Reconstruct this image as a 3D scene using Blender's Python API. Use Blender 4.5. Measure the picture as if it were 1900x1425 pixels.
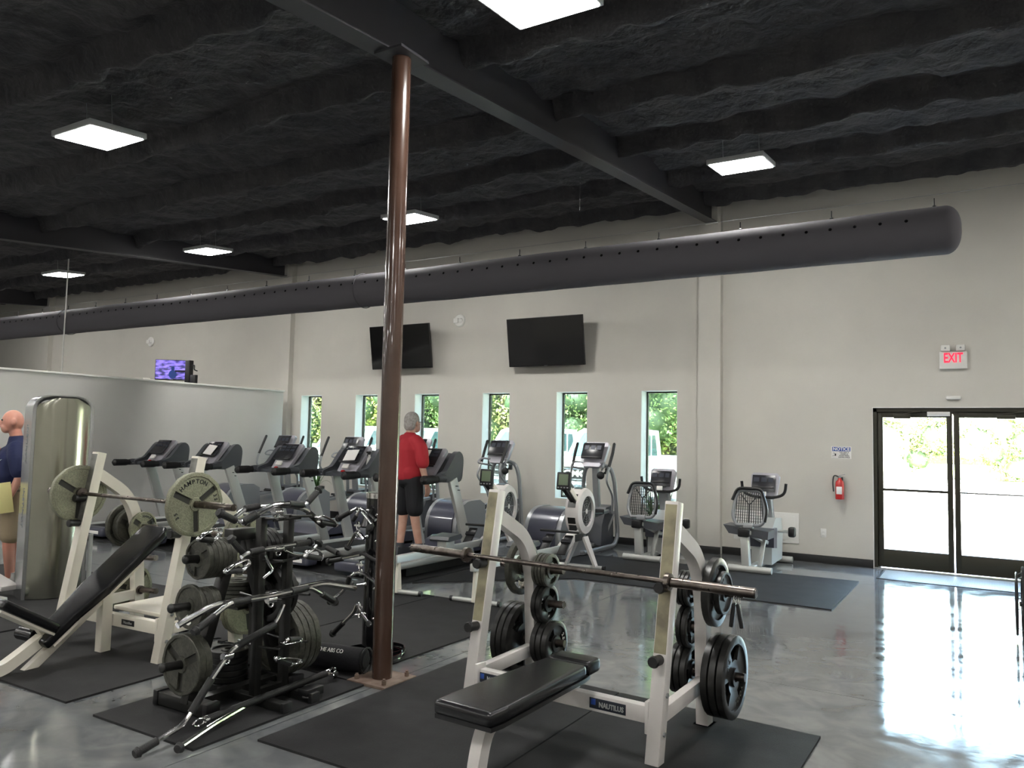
import bpy, bmesh, math, random
import numpy as np
from mathutils import Vector, Matrix, Euler
random.seed(7); np.random.seed(7)
for o in list(bpy.data.objects): bpy.data.objects.remove(o)
SC = bpy.context.scene; COL = SC.collection
PI = math.pi
# ---------------------------------------------------------------- camera
F0 = 1464.3; CAMH = 1.6
def cam_rows(yaw, pitch, roll):
    cy, sy, cp, sp = math.cos(yaw), math.sin(yaw), math.cos(pitch), math.sin(pitch)
    F = Vector((sy*cp, cy*cp, sp)); R = Vector((cy, -sy, 0)); U = R.cross(F)
    c, s = math.cos(roll), math.sin(roll)
    return (c*R+s*U, -s*R+c*U, F)
CR, CU, CF = cam_rows(math.radians(-31.502), math.radians(3.946), math.radians(1.234))
CO = Vector((0, 0, CAMH))
cd = bpy.data.cameras.new('camera'); cam = bpy.data.objects.new('camera', cd); COL.objects.link(cam)
cd.sensor_width = 36; cd.lens = F0/1900*36; cd.clip_end = 400; cd.clip_start = .05
cam.matrix_world = Matrix(((CR.x, CU.x, -CF.x, 0), (CR.y, CU.y, -CF.y, 0), (CR.z, CU.z, -CF.z, CAMH), (0, 0, 0, 1)))
SC.camera = cam
def _ray(x, y): return CR*((x-950)/F0) + CU*((712.5-y)/F0) + CF
def AX(x, y, X): v = _ray(x, y); return CO + v*(X/v.x)
def AY(x, y, Y): v = _ray(x, y); return CO + v*(Y/v.y)
def AZ(x, y, Z): v = _ray(x, y); return CO + v*((Z-CAMH)/v.z)
# ---------------------------------------------------------------- world, sun, exposure
SC.view_settings.view_transform = 'Standard'; SC.view_settings.look = 'None'
SC.view_settings.gamma = 1; SC.view_settings.use_curve_mapping = False
SC.view_settings.exposure = 1.0
LAMP = 50.0
w = bpy.data.worlds.new('sky'); SC.world = w; w.use_nodes = True
nt = w.node_tree; bg = nt.nodes['Background']
sky = nt.nodes.new('ShaderNodeTexSky'); sky.sky_type = 'NISHITA'; sky.sun_disc = False
sky.sun_elevation = math.radians(55); sky.sun_rotation = math.radians(150); sky.air_density = 1.2; sky.dust_density = 6
nt.links.new(sky.outputs[0], bg.inputs[0]); bg.inputs[1].default_value = 6.5
sl = bpy.data.lights.new('sun', 'SUN'); sun = bpy.data.objects.new('sun', sl); COL.objects.link(sun)
sl.energy = 210; sl.angle = math.radians(.6); sl.color = (1, .95, .86)
sun.rotation_euler = Vector((-.42, -.62, .95)).to_track_quat('Z', 'Y').to_euler()
# ---------------------------------------------------------------- materials
def mat(name, col, rough=.5, metal=0, col2=None, scale=8, bump=0, bscale=60, coat=0, rough2=None, emit=0, ecol=None, detail=4, stretch=None, spec=None, trans=0):
    m = bpy.data.materials.new(name); m.use_nodes = True; n = m.node_tree; b = n.nodes['Principled BSDF']
    b.inputs['Base Color'].default_value = (*col, 1); b.inputs['Roughness'].default_value = rough; b.inputs['Metallic'].default_value = metal
    b.inputs['Coat Weight'].default_value = coat
    if spec is not None: b.inputs['Specular IOR Level'].default_value = spec
    if trans: b.inputs['Transmission Weight'].default_value = trans
    tc = n.nodes.new('ShaderNodeTexCoord'); src = tc.outputs['Object']
    if stretch:
        mp = n.nodes.new('ShaderNodeMapping'); mp.inputs['Scale'].default_value = stretch; n.links.new(src, mp.inputs[0]); src = mp.outputs[0]
    if col2 is not None or rough2 is not None:
        t = n.nodes.new('ShaderNodeTexNoise'); t.inputs['Scale'].default_value = scale; t.inputs['Detail'].default_value = detail
        n.links.new(src, t.inputs[0])
        r = n.nodes.new('ShaderNodeMapRange'); r.inputs[1].default_value = .35; r.inputs[2].default_value = .65; n.links.new(t.outputs[0], r.inputs[0])
        if col2 is not None:
            x = n.nodes.new('ShaderNodeMix'); x.data_type = 'RGBA'; x.inputs[6].default_value = (*col, 1); x.inputs[7].default_value = (*col2, 1)
            n.links.new(r.outputs[0], x.inputs[0]); n.links.new(x.outputs[2], b.inputs['Base Color'])
        if rough2 is not None:
            x = n.nodes.new('ShaderNodeMapRange'); x.inputs[3].default_value = rough; x.inputs[4].default_value = rough2
            n.links.new(r.outputs[0], x.inputs[0]); n.links.new(x.outputs[0], b.inputs['Roughness'])
    if bump:
        t = n.nodes.new('ShaderNodeTexNoise'); t.inputs['Scale'].default_value = bscale; t.inputs['Detail'].default_value = 3; n.links.new(src, t.inputs[0])
        bp = n.nodes.new('ShaderNodeBump'); bp.inputs['Strength'].default_value = bump; bp.inputs['Distance'].default_value = .06 if bump >= 1 else .01
        n.links.new(t.outputs[0], bp.inputs['Height']); n.links.new(bp.outputs[0], b.inputs['Normal'])
    if emit:
        b.inputs['Emission Color'].default_value = (*(ecol or col), 1); b.inputs['Emission Strength'].default_value = emit
    return m
M = {}
M['wall'] = mat('painted drywall', (.56, .54, .49), .7, bump=.08, bscale=90, col2=(.53, .51, .465), scale=1.5)
M['jamb'] = mat('window jamb paint', (.72, .74, .70), .55)
M['partition'] = mat('partition panel', (.52, .51, .49), .22, col2=(.5, .49, .47), scale=2)
M['ceil'] = mat('black spray foam', (.060, .058, .060), .9, bump=1.0, bscale=9, col2=(.036, .036, .04), scale=3)
M['beam'] = mat('dark painted steel', (.035, .034, .04), .55)
M['base'] = mat('black rubber base', (.012, .012, .012), .5)
M['rubber'] = mat('rubber mat', (.017, .017, .018), .7, col2=(.024, .024, .025), scale=5, bump=.2, bscale=220, spec=.2)
M['duct'] = mat('grey fabric duct', (.085, .08, .09), .95, bump=.1, bscale=30)
M['black'] = mat('black plastic', (.007, .007, .008), .42)
M['gloss'] = mat('gloss black', (.006, .006, .007), .12, coat=.5)
M['tvscreen'] = mat('tv screen', (.004, .004, .005), .1)
M['steelb'] = mat('black painted steel', (.006, .006, .006), .32, col2=(.013, .013, .012), scale=20)
M['grip'] = mat('rubber grip', (.007, .007, .0075), .5, bump=.4, bscale=200)
M['chrome'] = mat('chrome', (.8, .8, .8), .1, 1, rough2=.2, scale=20)
M['bar'] = mat('worn steel bar', (.22, .19, .17), .26, 1, col2=(.10, .085, .075), scale=14, rough2=.38)
M['iron'] = mat('grey iron plate', (.075, .075, .06), .42, .35, col2=(.045, .045, .037), scale=40, bump=.3, bscale=90)
M['ironlight'] = mat('hammertone plate', (.27, .27, .19), .42, .35, col2=(.17, .17, .12), scale=120, bump=.35, bscale=150)
M['ironblack'] = mat('black iron plate', (.009, .009, .009), .33, .1, col2=(.018, .018, .017), scale=25)
M['white'] = mat('white powder coat', (.68, .65, .63), .35, col2=(.6, .57, .55), scale=3)
M['cream'] = mat('cream powder coat', (.76, .72, .62), .35, col2=(.66, .62, .54), scale=3)
M['wear'] = mat('brass wear plate', (.34, .31, .20), .42, .3, col2=(.15, .13, .09), scale=7, detail=8)
M['weargrey'] = mat('grey wear plate', (.22, .22, .2), .45, .5, col2=(.13, .13, .12), scale=14)
M['vinyl'] = mat('black vinyl', (.005, .005, .006), .27, bump=.06, bscale=40)
M['silver'] = mat('silver machine paint', (.50, .51, .49), .38, .35)
M['silverd'] = mat('dark silver tube', (.30, .31, .32), .35, .5)
M['greyp'] = mat('grey console plastic', (.058, .062, .072), .4)
M['greyl'] = mat('lilac grey bezel', (.42, .41, .45), .38, .2)
M['purple'] = mat('slate purple cover', (.055, .057, .082), .3, .1, coat=.3)
M['lcd'] = mat('dark console face', (.02, .02, .024), .25)
M['shroud'] = mat('brushed steel shroud', (.38, .38, .32), .2, 1)
M['rim'] = mat('polished rim', (.5, .51, .52), .25, .9)
M['recess'] = mat('shade toned plate recess', (.03, .03, .026), .5, .2)  # shade of the sunken plate arms put into their colour
M['brown'] = mat('brown enamel post', (.066, .036, .026), .22, coat=.4, col2=(.050, .026, .018), scale=4)
M['rust'] = mat('brown base plate', (.12, .075, .055), .6, col2=(.2, .15, .12), scale=14)
M['skin'] = mat('skin', (.55, .30, .22), .5, col2=(.6, .36, .28), scale=9)
M['skinred'] = mat('ruddy skin', (.60, .26, .19), .45, col2=(.62, .33, .25), scale=6)
M['navy'] = mat('navy polo cloth', (.005, .011, .06), .75, bump=.3, bscale=25)
M['red'] = mat('red tee cloth', (.42, .018, .03), .8, bump=.35, bscale=18)
M['khaki'] = mat('khaki cloth', (.33, .26, .17), .85, bump=.3, bscale=20)
M['hair'] = mat('grey hair', (.42, .40, .38), .7, bump=.8, bscale=60, col2=(.3, .28, .26), scale=40)
M['paper'] = mat('paper', (.85, .83, .80), .7)
M['yellow'] = mat('yellow folder', (.75, .68, .30), .6)
M['plastic'] = mat('white plastic', (.72, .71, .68), .4)
M['redpaint'] = mat('red enamel', (.5, .02, .02), .25, coat=.4)
M['bronze'] = mat('dark bronze door frame', (.028, .026, .016), .4, .3)
M['leafdark'] = mat('plant leaf', (.05, .13, .03), .5)
M['pot'] = mat('dark pot', (.02, .022, .02), .5)
M['greenlcd'] = mat('green lcd', (.14, .19, .11), .3)
M['cloth'] = mat('black nylon', (.006, .006, .009), .75, bump=.3, bscale=40)
M['doormat'] = mat('ribbed door mat', (.20, .20, .185), .9, col2=(.28, .28, .26), scale=150)
M['blue'] = mat('blue print', (.02, .07, .32), .5)
M['badge'] = mat('dark badge', (.03, .035, .05), .4, .3)
M['lightbox'] = mat('grey lamp housing', (.45, .46, .46), .5)
M['lamp'] = mat('lamp lens', (1, 1, 1), .5, emit=LAMP, ecol=(1, .985, .94))
M['exitred'] = mat('exit letters', (.9, .02, .06), .5, emit=.75, ecol=(1, .015, .05))
M['concrete'] = mat('outdoor concrete', (.62, .6, .56), .9, col2=(.55, .53, .5), scale=3)
M['asphalt'] = mat('asphalt', (.32, .32, .31), .9, col2=(.26, .26, .26), scale=8)
M['grass'] = mat('grass', (.12, .2, .04), .9, col2=(.2, .28, .06), scale=4)
M['bark'] = mat('bark', (.16, .13, .1), .9)
M['carwhite'] = mat('white car paint', (.75, .78, .8), .2, coat=.6)
M['carglass'] = mat('car glass', (.05, .09, .1), .05)
M['carred'] = mat('red car paint', (.10, .012, .012), .25, coat=.5)
M['tyre'] = mat('tyre', (.02, .02, .02), .8)
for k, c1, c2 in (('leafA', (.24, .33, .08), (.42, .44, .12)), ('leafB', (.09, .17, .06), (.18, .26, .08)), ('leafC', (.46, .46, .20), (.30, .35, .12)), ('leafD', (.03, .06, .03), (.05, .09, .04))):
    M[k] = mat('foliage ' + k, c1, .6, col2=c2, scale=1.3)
def glassmat(name, tint, refl=1.0):
    m = bpy.data.materials.new(name); m.use_nodes = True; n = m.node_tree
    for x in list(n.nodes): n.nodes.remove(x)
    o = n.nodes.new('ShaderNodeOutputMaterial'); a = n.nodes.new('ShaderNodeBsdfTransparent'); g = n.nodes.new('ShaderNodeBsdfGlossy'); mx = n.nodes.new('ShaderNodeMixShader'); lw = n.nodes.new('ShaderNodeLayerWeight'); pw = n.nodes.new('ShaderNodeMath'); pw.operation = 'POWER'; pw.inputs[1].default_value = 5; fr = n.nodes.new('ShaderNodeMath'); fr.operation = 'MULTIPLY_ADD'; fr.inputs[1].default_value = .96; fr.inputs[2].default_value = .04; n.links.new(lw.outputs['Facing'], pw.inputs[0]); n.links.new(pw.outputs[0], fr.inputs[0])
    a.inputs[0].default_value = (*tint, 1); g.inputs[0].default_value = (1, 1, 1, 1); g.inputs[1].default_value = .01
    n.links.new(fr.outputs[0], mx.inputs[0]); n.links.new(a.outputs[0], mx.inputs[1]); n.links.new(g.outputs[0], mx.inputs[2]); n.links.new(mx.outputs[0], o.inputs[0]); return m
M['glasstint'] = glassmat('tinted window glass', (.275, .315, .305))
M['glass'] = glassmat('door glass', (.86, .9, .86))
def floormat():
    m = mat('polished concrete', (.15, .16, .165), .14); n = m.node_tree; b = n.nodes['Principled BSDF']
    tc = n.nodes.new('ShaderNodeTexCoord')
    def noise(s, d, dist=0, mp=None):
        t = n.nodes.new('ShaderNodeTexNoise'); t.inputs['Scale'].default_value = s; t.inputs['Detail'].default_value = d; t.inputs['Distortion'].default_value = dist; n.links.new(tc.outputs['Object'], t.inputs[0]); return t.outputs[0]
    def ramp(src, stops):
        r = n.nodes.new('ShaderNodeValToRGB'); e = r.color_ramp.elements
        while len(e) < len(stops): e.new(.5)
        for k, (p, c) in enumerate(stops): e[k].position = p; e[k].color = (*c, 1)
        n.links.new(src, r.inputs[0]); return r.outputs[0]
    big = ramp(noise(.9, 5, 2.2), [(.3, (.115, .122, .128)), (.5, (.145, .152, .156)), (.7, (.185, .19, .19))])
    fine = ramp(noise(4.5, 8, 1.2), [(.35, (.82, .82, .84)), (.62, (1.1, 1.1, 1.1))])
    mx = n.nodes.new('ShaderNodeMix'); mx.data_type = 'RGBA'; mx.blend_type = 'MULTIPLY'; mx.inputs[0].default_value = 1
    n.links.new(big, mx.inputs[6]); n.links.new(fine, mx.inputs[7]); n.links.new(mx.outputs[2], b.inputs['Base Color'])
    rr = n.nodes.new('ShaderNodeMapRange'); rr.inputs[1].default_value = .3; rr.inputs[2].default_value = .7; rr.inputs[3].default_value = .04; rr.inputs[4].default_value = .15
    n.links.new(noise(2.4, 6, 1.5), rr.inputs[0]); n.links.new(rr.outputs[0], b.inputs['Roughness'])
    b.inputs['Specular IOR Level'].default_value = 1.0
    bp = n.nodes.new('ShaderNodeBump'); bp.inputs['Strength'].default_value = .06; bp.inputs['Distance'].default_value = .01
    n.links.new(noise(9, 4), bp.inputs['Height']); n.links.new(bp.outputs[0], b.inputs['Normal'])
    return m
M['floor'] = floormat()
# ---------------------------------------------------------------- mesh builder
def frame_of(d):
    d = Vector(d).normalized(); up = Vector((0, 0, 1)) if abs(d.z) < .95 else Vector((0, 1, 0))
    x = d.cross(up).normalized(); return x, x.cross(d).normalized() * 1.0, d
class G:
    def __init__(s, mtx=None): s.v = []; s.f = []; s.m = mtx
    def add(s, vs, fs):
        k = len(s.v)
        if s.m is not None: vs = [s.m @ Vector(v) for v in vs]
        s.v += [tuple(v) for v in vs]; s.f += [tuple(i+k for i in f) for f in fs]; return s
    def obox(s, c, sz, R=None, bev=0):
        c = Vector(c); a, b, h = sz[0]/2, sz[1]/2, sz[2]/2
        e = min(bev, a*.95, b*.95, h*.95)
        if e > 0:
            bm = bmesh.new(); bmesh.ops.create_cube(bm, size=1)
            for v in bm.verts: v.co = Vector((v.co.x*sz[0], v.co.y*sz[1], v.co.z*sz[2]))
            bmesh.ops.bevel(bm, geom=bm.edges[:], offset=e, segments=3 if e > .012 else 2, affect='EDGES', profile=.5)
            bm.verts.index_update(); vs = [v.co.copy() for v in bm.verts]; fs = [tuple(v.index for v in f.verts) for f in bm.faces]; bm.free()
        else:
            vs = [Vector((x, y, z)) for x in (-a, a) for y in (-b, b) for z in (-h, h)]
            fs = [(0, 1, 3, 2), (4, 6, 7, 5), (0, 4, 5, 1), (2, 3, 7, 6), (0, 2, 6, 4), (1, 5, 7, 3)]
        if R is not None: vs = [R @ v for v in vs]
        return s.add([v + c for v in vs], fs)
    def box(s, x0, x1, y0, y1, z0, z1, bev=0): return s.obox(((x0+x1)/2, (y0+y1)/2, (z0+z1)/2), (abs(x1-x0), abs(y1-y0), abs(z1-z0)), None, bev)
    def bar(s, p, q, w, h, bev=0, side=None):
        p, q = Vector(p), Vector(q); d = (q-p)
        if side is None: x, y, z = frame_of(d)
        else: z = d.normalized(); x = Vector(side); x = (x - z*x.dot(z)).normalized(); y = z.cross(x)
        R = Matrix((x, y, z)).transposed()
        return s.obox((p+q)/2, (w, h, d.length), R, bev)
    def tube(s, pts, r, seg=10, cap=True, closed=False):
        pts = [Vector(p) for p in pts]; n = len(pts); rr = r if isinstance(r, (list, tuple)) else [r]*n
        x = None; vs = []; fs = []
        for i, p in enumerate(pts):
            if closed: t = (pts[(i+1) % n]-pts[i-1]).normalized()
            else: t = ((pts[min(i+1, n-1)]-p).normalized() + (p-pts[max(i-1, 0)]).normalized())
            if t.length < 1e-6: t = pts[min(i+1, n-1)]-pts[max(i-1, 0)]
            t.normalize()
            if x is None: x = frame_of(t)[0]
            else: x = (x - t*x.dot(t)); x.normalize()
            y = t.cross(x)
            for k in range(seg):
                a = 2*PI*k/seg; vs.append(p + (x*math.cos(a)+y*math.sin(a))*rr[i])
        for i in range(n if closed else n-1):
            j = (i+1) % n
            for k in range(seg):
                l = (k+1) % seg; fs.append((i*seg+k, i*seg+l, j*seg+l, j*seg+k))
        if cap and not closed: fs += [tuple(range(seg))[::-1], tuple((n-1)*seg+k for k in range(seg))]
        return s.add(vs, fs)
    def cyl(s, p, q, r, r2=None, seg=16): return s.tube([p, q], [r, r if r2 is None else r2], seg)
    def ctube(s, pts, r, seg=10, n=5): return s.tube(smooth(pts, n), r, seg)
    def lathe(s, prof, o=(0, 0, 0), d=(0, 0, 1), seg=24):
        o = Vector(o); x, y, z = frame_of(d); vs = []; fs = []; n = len(prof)
        for r, h in prof:
            for k in range(seg):
                a = 2*PI*k/seg; vs.append(o + x*(r*math.cos(a)) + y*(r*math.sin(a)) + z*h)
        for i in range(n-1):
            for k in range(seg):
                l = (k+1) % seg; fs.append((i*seg+k, i*seg+l, (i+1)*seg+l, (i+1)*seg+k))
        if prof[0][0] > 1e-5: fs.append(tuple(range(seg))[::-1])
        if prof[-1][0] > 1e-5: fs.append(tuple((n-1)*seg+k for k in range(seg)))
        return s.add(vs, fs)
    def prism(s, poly, o, u, v, dep):
        o, u, v = Vector(o), Vector(u), Vector(v); n = u.cross(v).normalized()*dep; k = len(poly)
        a = [o+u*p[0]+v*p[1] for p in poly]
        return s.add(a + [p+n for p in a], [tuple(range(k))[::-1], tuple(range(k, 2*k))] + [(i, (i+1) % k, (i+1) % k+k, i+k) for i in range(k)])
    def sph(s, c, r, seg=14, rings=8):
        c = Vector(c); r = (r, r, r) if isinstance(r, (int, float)) else r; vs = []; fs = []
        for i in range(rings+1):
            t = PI*i/rings
            for k in range(seg):
                a = 2*PI*k/seg; vs.append(c + Vector((r[0]*math.sin(t)*math.cos(a), r[1]*math.sin(t)*math.sin(a), r[2]*math.cos(t))))
        for i in range(rings):
            for k in range(seg):
                l = (k+1) % seg; fs.append((i*seg+k, (i+1)*seg+k, (i+1)*seg+l, i*seg+l))
        return s.add(vs, fs)
    def mesh(s, name, m, angle=35):
        me = bpy.data.meshes.new(name); me.from_pydata(s.v, [], s.f)
        bm = bmesh.new(); bm.from_mesh(me); bmesh.ops.remove_doubles(bm, verts=bm.verts, dist=1e-5); bmesh.ops.recalc_face_normals(bm, faces=bm.faces); bm.to_mesh(me); bm.free()
        me.materials.append(m if not isinstance(m, str) else M[m])
        if angle: me.shade_smooth(); me.set_sharp_from_angle(angle=math.radians(angle))
        return me
    def build(s, name, m, parent=None, angle=35):
        return link(name, s.mesh(name, m, angle), parent)
def link(name, me, parent=None):
    o = bpy.data.objects.new(name, me); COL.objects.link(o)
    if parent is not None: o.parent = parent
    return o
def smooth(pts, n=5):
    P = [Vector(p) for p in pts]
    if len(P) < 3: return P
    P = [P[0]*2-P[1]] + P + [P[-1]*2-P[-2]]; out = []
    for i in range(1, len(P)-2):
        a, b, c, d = P[i-1:i+3]
        for k in range(n):
            t = k/n; out.append(.5*((2*b)+(c-a)*t+(2*a-5*b+4*c-d)*t*t+(3*b-a-3*c+d)*t**3))
    out.append(P[-2]); return out
def bend(pts, r=.08, n=5):
    """polyline with rounded corners"""
    P = [Vector(p) for p in pts]; out = [P[0]]
    for i in range(1, len(P)-1):
        a = (P[i-1]-P[i]); b = (P[i+1]-P[i]); q = min(r, a.length*.49, b.length*.49); A = P[i]+a.normalized()*q; B = P[i]+b.normalized()*q
        for k in range(n+1):
            t = k/n; out.append(A*(1-t)**2+P[i]*2*t*(1-t)+B*t*t)
    out.append(P[-1]); return out
def tag(o, label=None, cat=None, group=None, kind=None):
    if label: o['label'] = label
    if cat: o['category'] = cat
    if group: o['group'] = group
    if kind: o['kind'] = kind
    return o
def thing(name, label, cat, loc=(0, 0, 0), rz=0, group=None):
    o = bpy.data.objects.new(name, None); COL.objects.link(o); o.location = loc; o.rotation_euler = (0, 0, rz); o.empty_display_size = .1
    return tag(o, label, cat, group)
def kids(o): return [c for c in bpy.data.objects if c.parent == o]
def copy_tree(o, parent=None):
    c = o.copy(); COL.objects.link(c); c.parent = parent
    for ch in kids(o): copy_tree(ch, c)
    return c
def text(body, size, m, loc, u, v, parent, name='lettering', ext=.0015, align='CENTER', bold=0, sx=1):
    cu = bpy.data.curves.new(name, 'FONT'); cu.body = body; cu.size = size; cu.extrude = ext; cu.align_x = align; cu.align_y = 'CENTER'; cu.offset = bold; cu.resolution_u = 3
    t = bpy.data.objects.new('tmp', cu); COL.objects.link(t); dg = bpy.context.evaluated_depsgraph_get()
    me = bpy.data.meshes.new_from_object(t.evaluated_get(dg)); bpy.data.objects.remove(t); me.materials.clear(); me.materials.append(M[m])
    u = Vector(u).normalized(); v = Vector(v).normalized(); nn = u.cross(v)
    R = Matrix((u*sx, v, nn)).transposed().to_4x4(); R.translation = Vector(loc); me.transform(R)
    return link(name, me, parent)
# ================================================================ ROOM
XL, XR, YB, YF = -30.0, 4.5, -7.0, 11.5
SLOPE = .0833
def ceil_z(y): return 5.27 - SLOPE*(YF-y)
fl = thing('floor', None, None); fl['kind'] = 'structure'
xs = [XL, -21.4, -16.9, -12.4, -7.9, -3.41, 1.1, XR]; ys = [YB, -3.5, 1.0, 5.56, 10.1, YF+.3]
for i in range(len(xs)-1):
    for j in range(len(ys)-1):
        G().box(xs[i]+.004, xs[i+1]-.004, ys[j]+.004, ys[j+1]-.004, -.1, 0).build('concrete_slab', 'floor', fl, 0)
G().box(XL, XR, YB, YF+.3, -.14, -.012).build('joint_bed', 'base', fl, 0)
WIN = [(-11.8, .29), (-10.33, .28), (-8.87, .28), (-7.365, .28), (-5.895, .285), (-4.393, .292)]
WZ0, WZ1 = .64, 2.385
DX0, DX1, DZ = -1.39, .47, 2.11
TH = .30
wb = G(); x = XL; zt = 5.35
ops = [(c-h, c+h, WZ0, WZ1) for c, h in WIN] + [(DX0, DX1, 0, DZ)]
for a, b, z0, z1 in ops:
    wb.box(x, a, YF, YF+TH, 0, zt); 
    if z0 > 0: wb.box(a, b, YF, YF+TH, 0, z0)
    wb.box(a, b, YF, YF+TH, z1, zt); x = b
wb.box(x, XR, YF, YF+TH, 0, zt); o = wb.build('wall_back', 'wall', None, 0); o['kind'] = 'structure'
for nm, b in (('wall_left', (XL-.2, XL, YB, YF+.3)), ('wall_right', (XR, XR+.2, YB, YF+.3)), ('wall_front', (XL, XR, YB-.2, YB))):
    G().box(*b, 0, 5.4).build(nm, 'wall', None, 0)['kind'] = 'structure'
# pilasters
for k, (a, b) in enumerate(((-3.745, -3.41), (-12.60, -12.36), (-21.8, -21.5))):
    G().box(a, b, YF-.12, YF, 0, 5.3).build('trim_%d' % (k+1), 'wall', None, 0)['kind'] = 'structure'
# baseboard
bb = G(); segs = [(XL, -12.60, 0), (-12.60, -12.36, 1), (-12.36, -3.745, 0), (-3.745, -3.41, 1), (-3.41, DX0-.01, 0), (DX1+.01, XR, 0)]
for a, b, p in segs: bb.box(a-(.012 if p else 0), b+(.012 if p else 0), YF-.012-(.12 if p else 0), YF-.12*p, .0, .105, .003)
bb.build('baseboard_back', 'base', None)['kind'] = 'structure'
# windows
for k, (c, h) in enumerate(WIN):
    wn = thing('window_%d' % (k+1), None, None, (c, YF, 0)); wn['kind'] = 'structure'
    yg = .21
    j = G(); j.box(-h, -h+.006, .0, yg, WZ0, WZ1); j.box(h-.006, h, 0, yg, WZ0, WZ1); j.box(-h, h, 0, yg, WZ0, WZ0+.006); j.box(-h, h, 0, yg, WZ1-.006, WZ1)
    j.build('jamb', 'jamb', wn, 0)
    f = G(); e = .028
    f.box(-h, -h+e, yg, yg+.05, WZ0, WZ1); f.box(h-e, h, yg, yg+.05, WZ0, WZ1); f.box(-h, h, yg, yg+.05, WZ0, WZ0+e); f.box(-h, h, yg, yg+.05, WZ1-e, WZ1)
    f.build('window_frame', 'bronze', wn, 0)
    G().box(-h+e*.5, h-e*.5, yg+.02, yg+.026, WZ0+e*.5, WZ1-e*.5).build('pane', 'glasstint', wn, 0)
# door frame + leaves
df = thing('door_frame', None, None, (0, 0, 0)); df['kind'] = 'structure'; df.name = 'trim_4'
y0 = YF+.02
g = G(); g.box(DX0, DX0+.045, y0, y0+.12, 0, DZ); g.box(DX1-.045, DX1, y0, y0+.12, 0, DZ); g.box(DX0, DX1, y0, y0+.12, DZ-.05, DZ); g.box(DX0+.02, DX0+.07, y0+.08, y0+.12, 0, DZ); g.box(DX1-.07, DX1-.02, y0+.08, y0+.12, 0, DZ); g.box(DX0, DX1, y0+.08, y0+.12, DZ-.08, DZ); g.build('door_jamb', 'bronze', df, 0)
g = G(); g.box(DX0-.006, DX0, YF-.012, YF+.02, 0, DZ+.01); g.box(DX0, DX1, YF-.012, YF+.02, DZ, DZ+.01); g.build('corner_bead', 'plastic', df, 0)
G().box(DX0, DX1, YF-.02, YF+.2, 0, .012).build('threshold', 'silverd', df, 0)
xm = (DX0+DX1)/2
for k, (a, b) in enumerate(((DX0+.05, xm-.008), (xm+.008, DX1-.05))):
    d = thing('door_%d' % (k+1), None, None, (a, y0+.03, 0)); d['kind'] = 'structure'; W = b-a; hz = DZ-.055
    ds = G(); ds.box(0, .065, 0, .045, .02, hz, .004); ds.box(W-.065, W, 0, .045, .02, hz, .004); ds.box(.06, W-.06, 0, .045, hz-.07, hz, .004); ds.box(.06, W-.06, 0, .045, .02, .255, .004)
    ds.build('stile', 'bronze', d)
    G().box(.06, W-.06, .02, .026, .25, hz-.065).build('pane', 'glass', d, 0)
    hb = G()
    if k == 0: hb.bar((.06, -.02, 1.035), (W-.06, -.02, 1.035), .05, .034, .004)
    else: hb.cyl((.06, -.02, 1.035), (W-.06, -.02, 1.035), .010)
    hb.build('push_bar', 'bronze', d)
    hx = W-.085 if k == 0 else .085; sg = 1 if k else -1
    G().tube(bend([(hx-.03*sg, .08, 1.15), (hx+.05*sg, .08, 1.15), (hx+.05*sg, .08, .93), (hx-.03*sg, .08, .93)], .035), .006, 8).build('handle', 'silverd', d)
    cx = .30 if k == 0 else W-.30
    c = G(); c.box(cx-.1, cx+.1, -.045, 0, hz-.085, hz-.025, .006); c.bar((cx, -.02, hz-.02), (cx+.22, -.05, hz+.01), .02, .012); c.bar((cx+.22, -.05, hz+.01), (cx+.06, .0, hz+.02), .02, .012)
    c.build('closer', 'bronze', d)
    if k == 0: G().box(W-.28, W-.02, -.035, 0, hz-.05, hz+.005, .004).build('magnetic_lock', 'plastic', d)
# ceiling heightfield
def grid_noise(nx, ny, cx, cy, seed):
    r = np.random.RandomState(seed); a = r.rand(cx+3, cy+3)
    X = np.linspace(0, cx, nx); Y = np.linspace(0, cy, ny); xi = X.astype(int); yi = Y.astype(int); fx = X-xi; fy = Y-yi; fx = fx*fx*(3-2*fx); fy = fy*fy*(3-2*fy)
    A = a[np.ix_(xi, yi)]; B = a[np.ix_(xi+1, yi)]; C = a[np.ix_(xi, yi+1)]; D = a[np.ix_(xi+1, yi+1)]
    fx = fx[:, None]; fy = fy[None, :]
    return (A*(1-fx)+B*fx)*(1-fy)+(C*(1-fx)+D*fx)*fy - .5
nx, ny = 620, 420
gx = np.linspace(XL, XR, nx); gy = np.linspace(YB, YF+.02, ny)
Lx, Ly = XR-XL, YF-YB
N1 = grid_noise(nx, ny, 40, 24, 1); N2 = grid_noise(nx, ny, 150, 90, 2); N3 = grid_noise(nx, ny, 300, 200, 3)
Yg = gy[None, :] + N1*.10 + N2*.06
ph = ((YF-.35-Yg) % 1.52)/1.52*1.52
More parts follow.
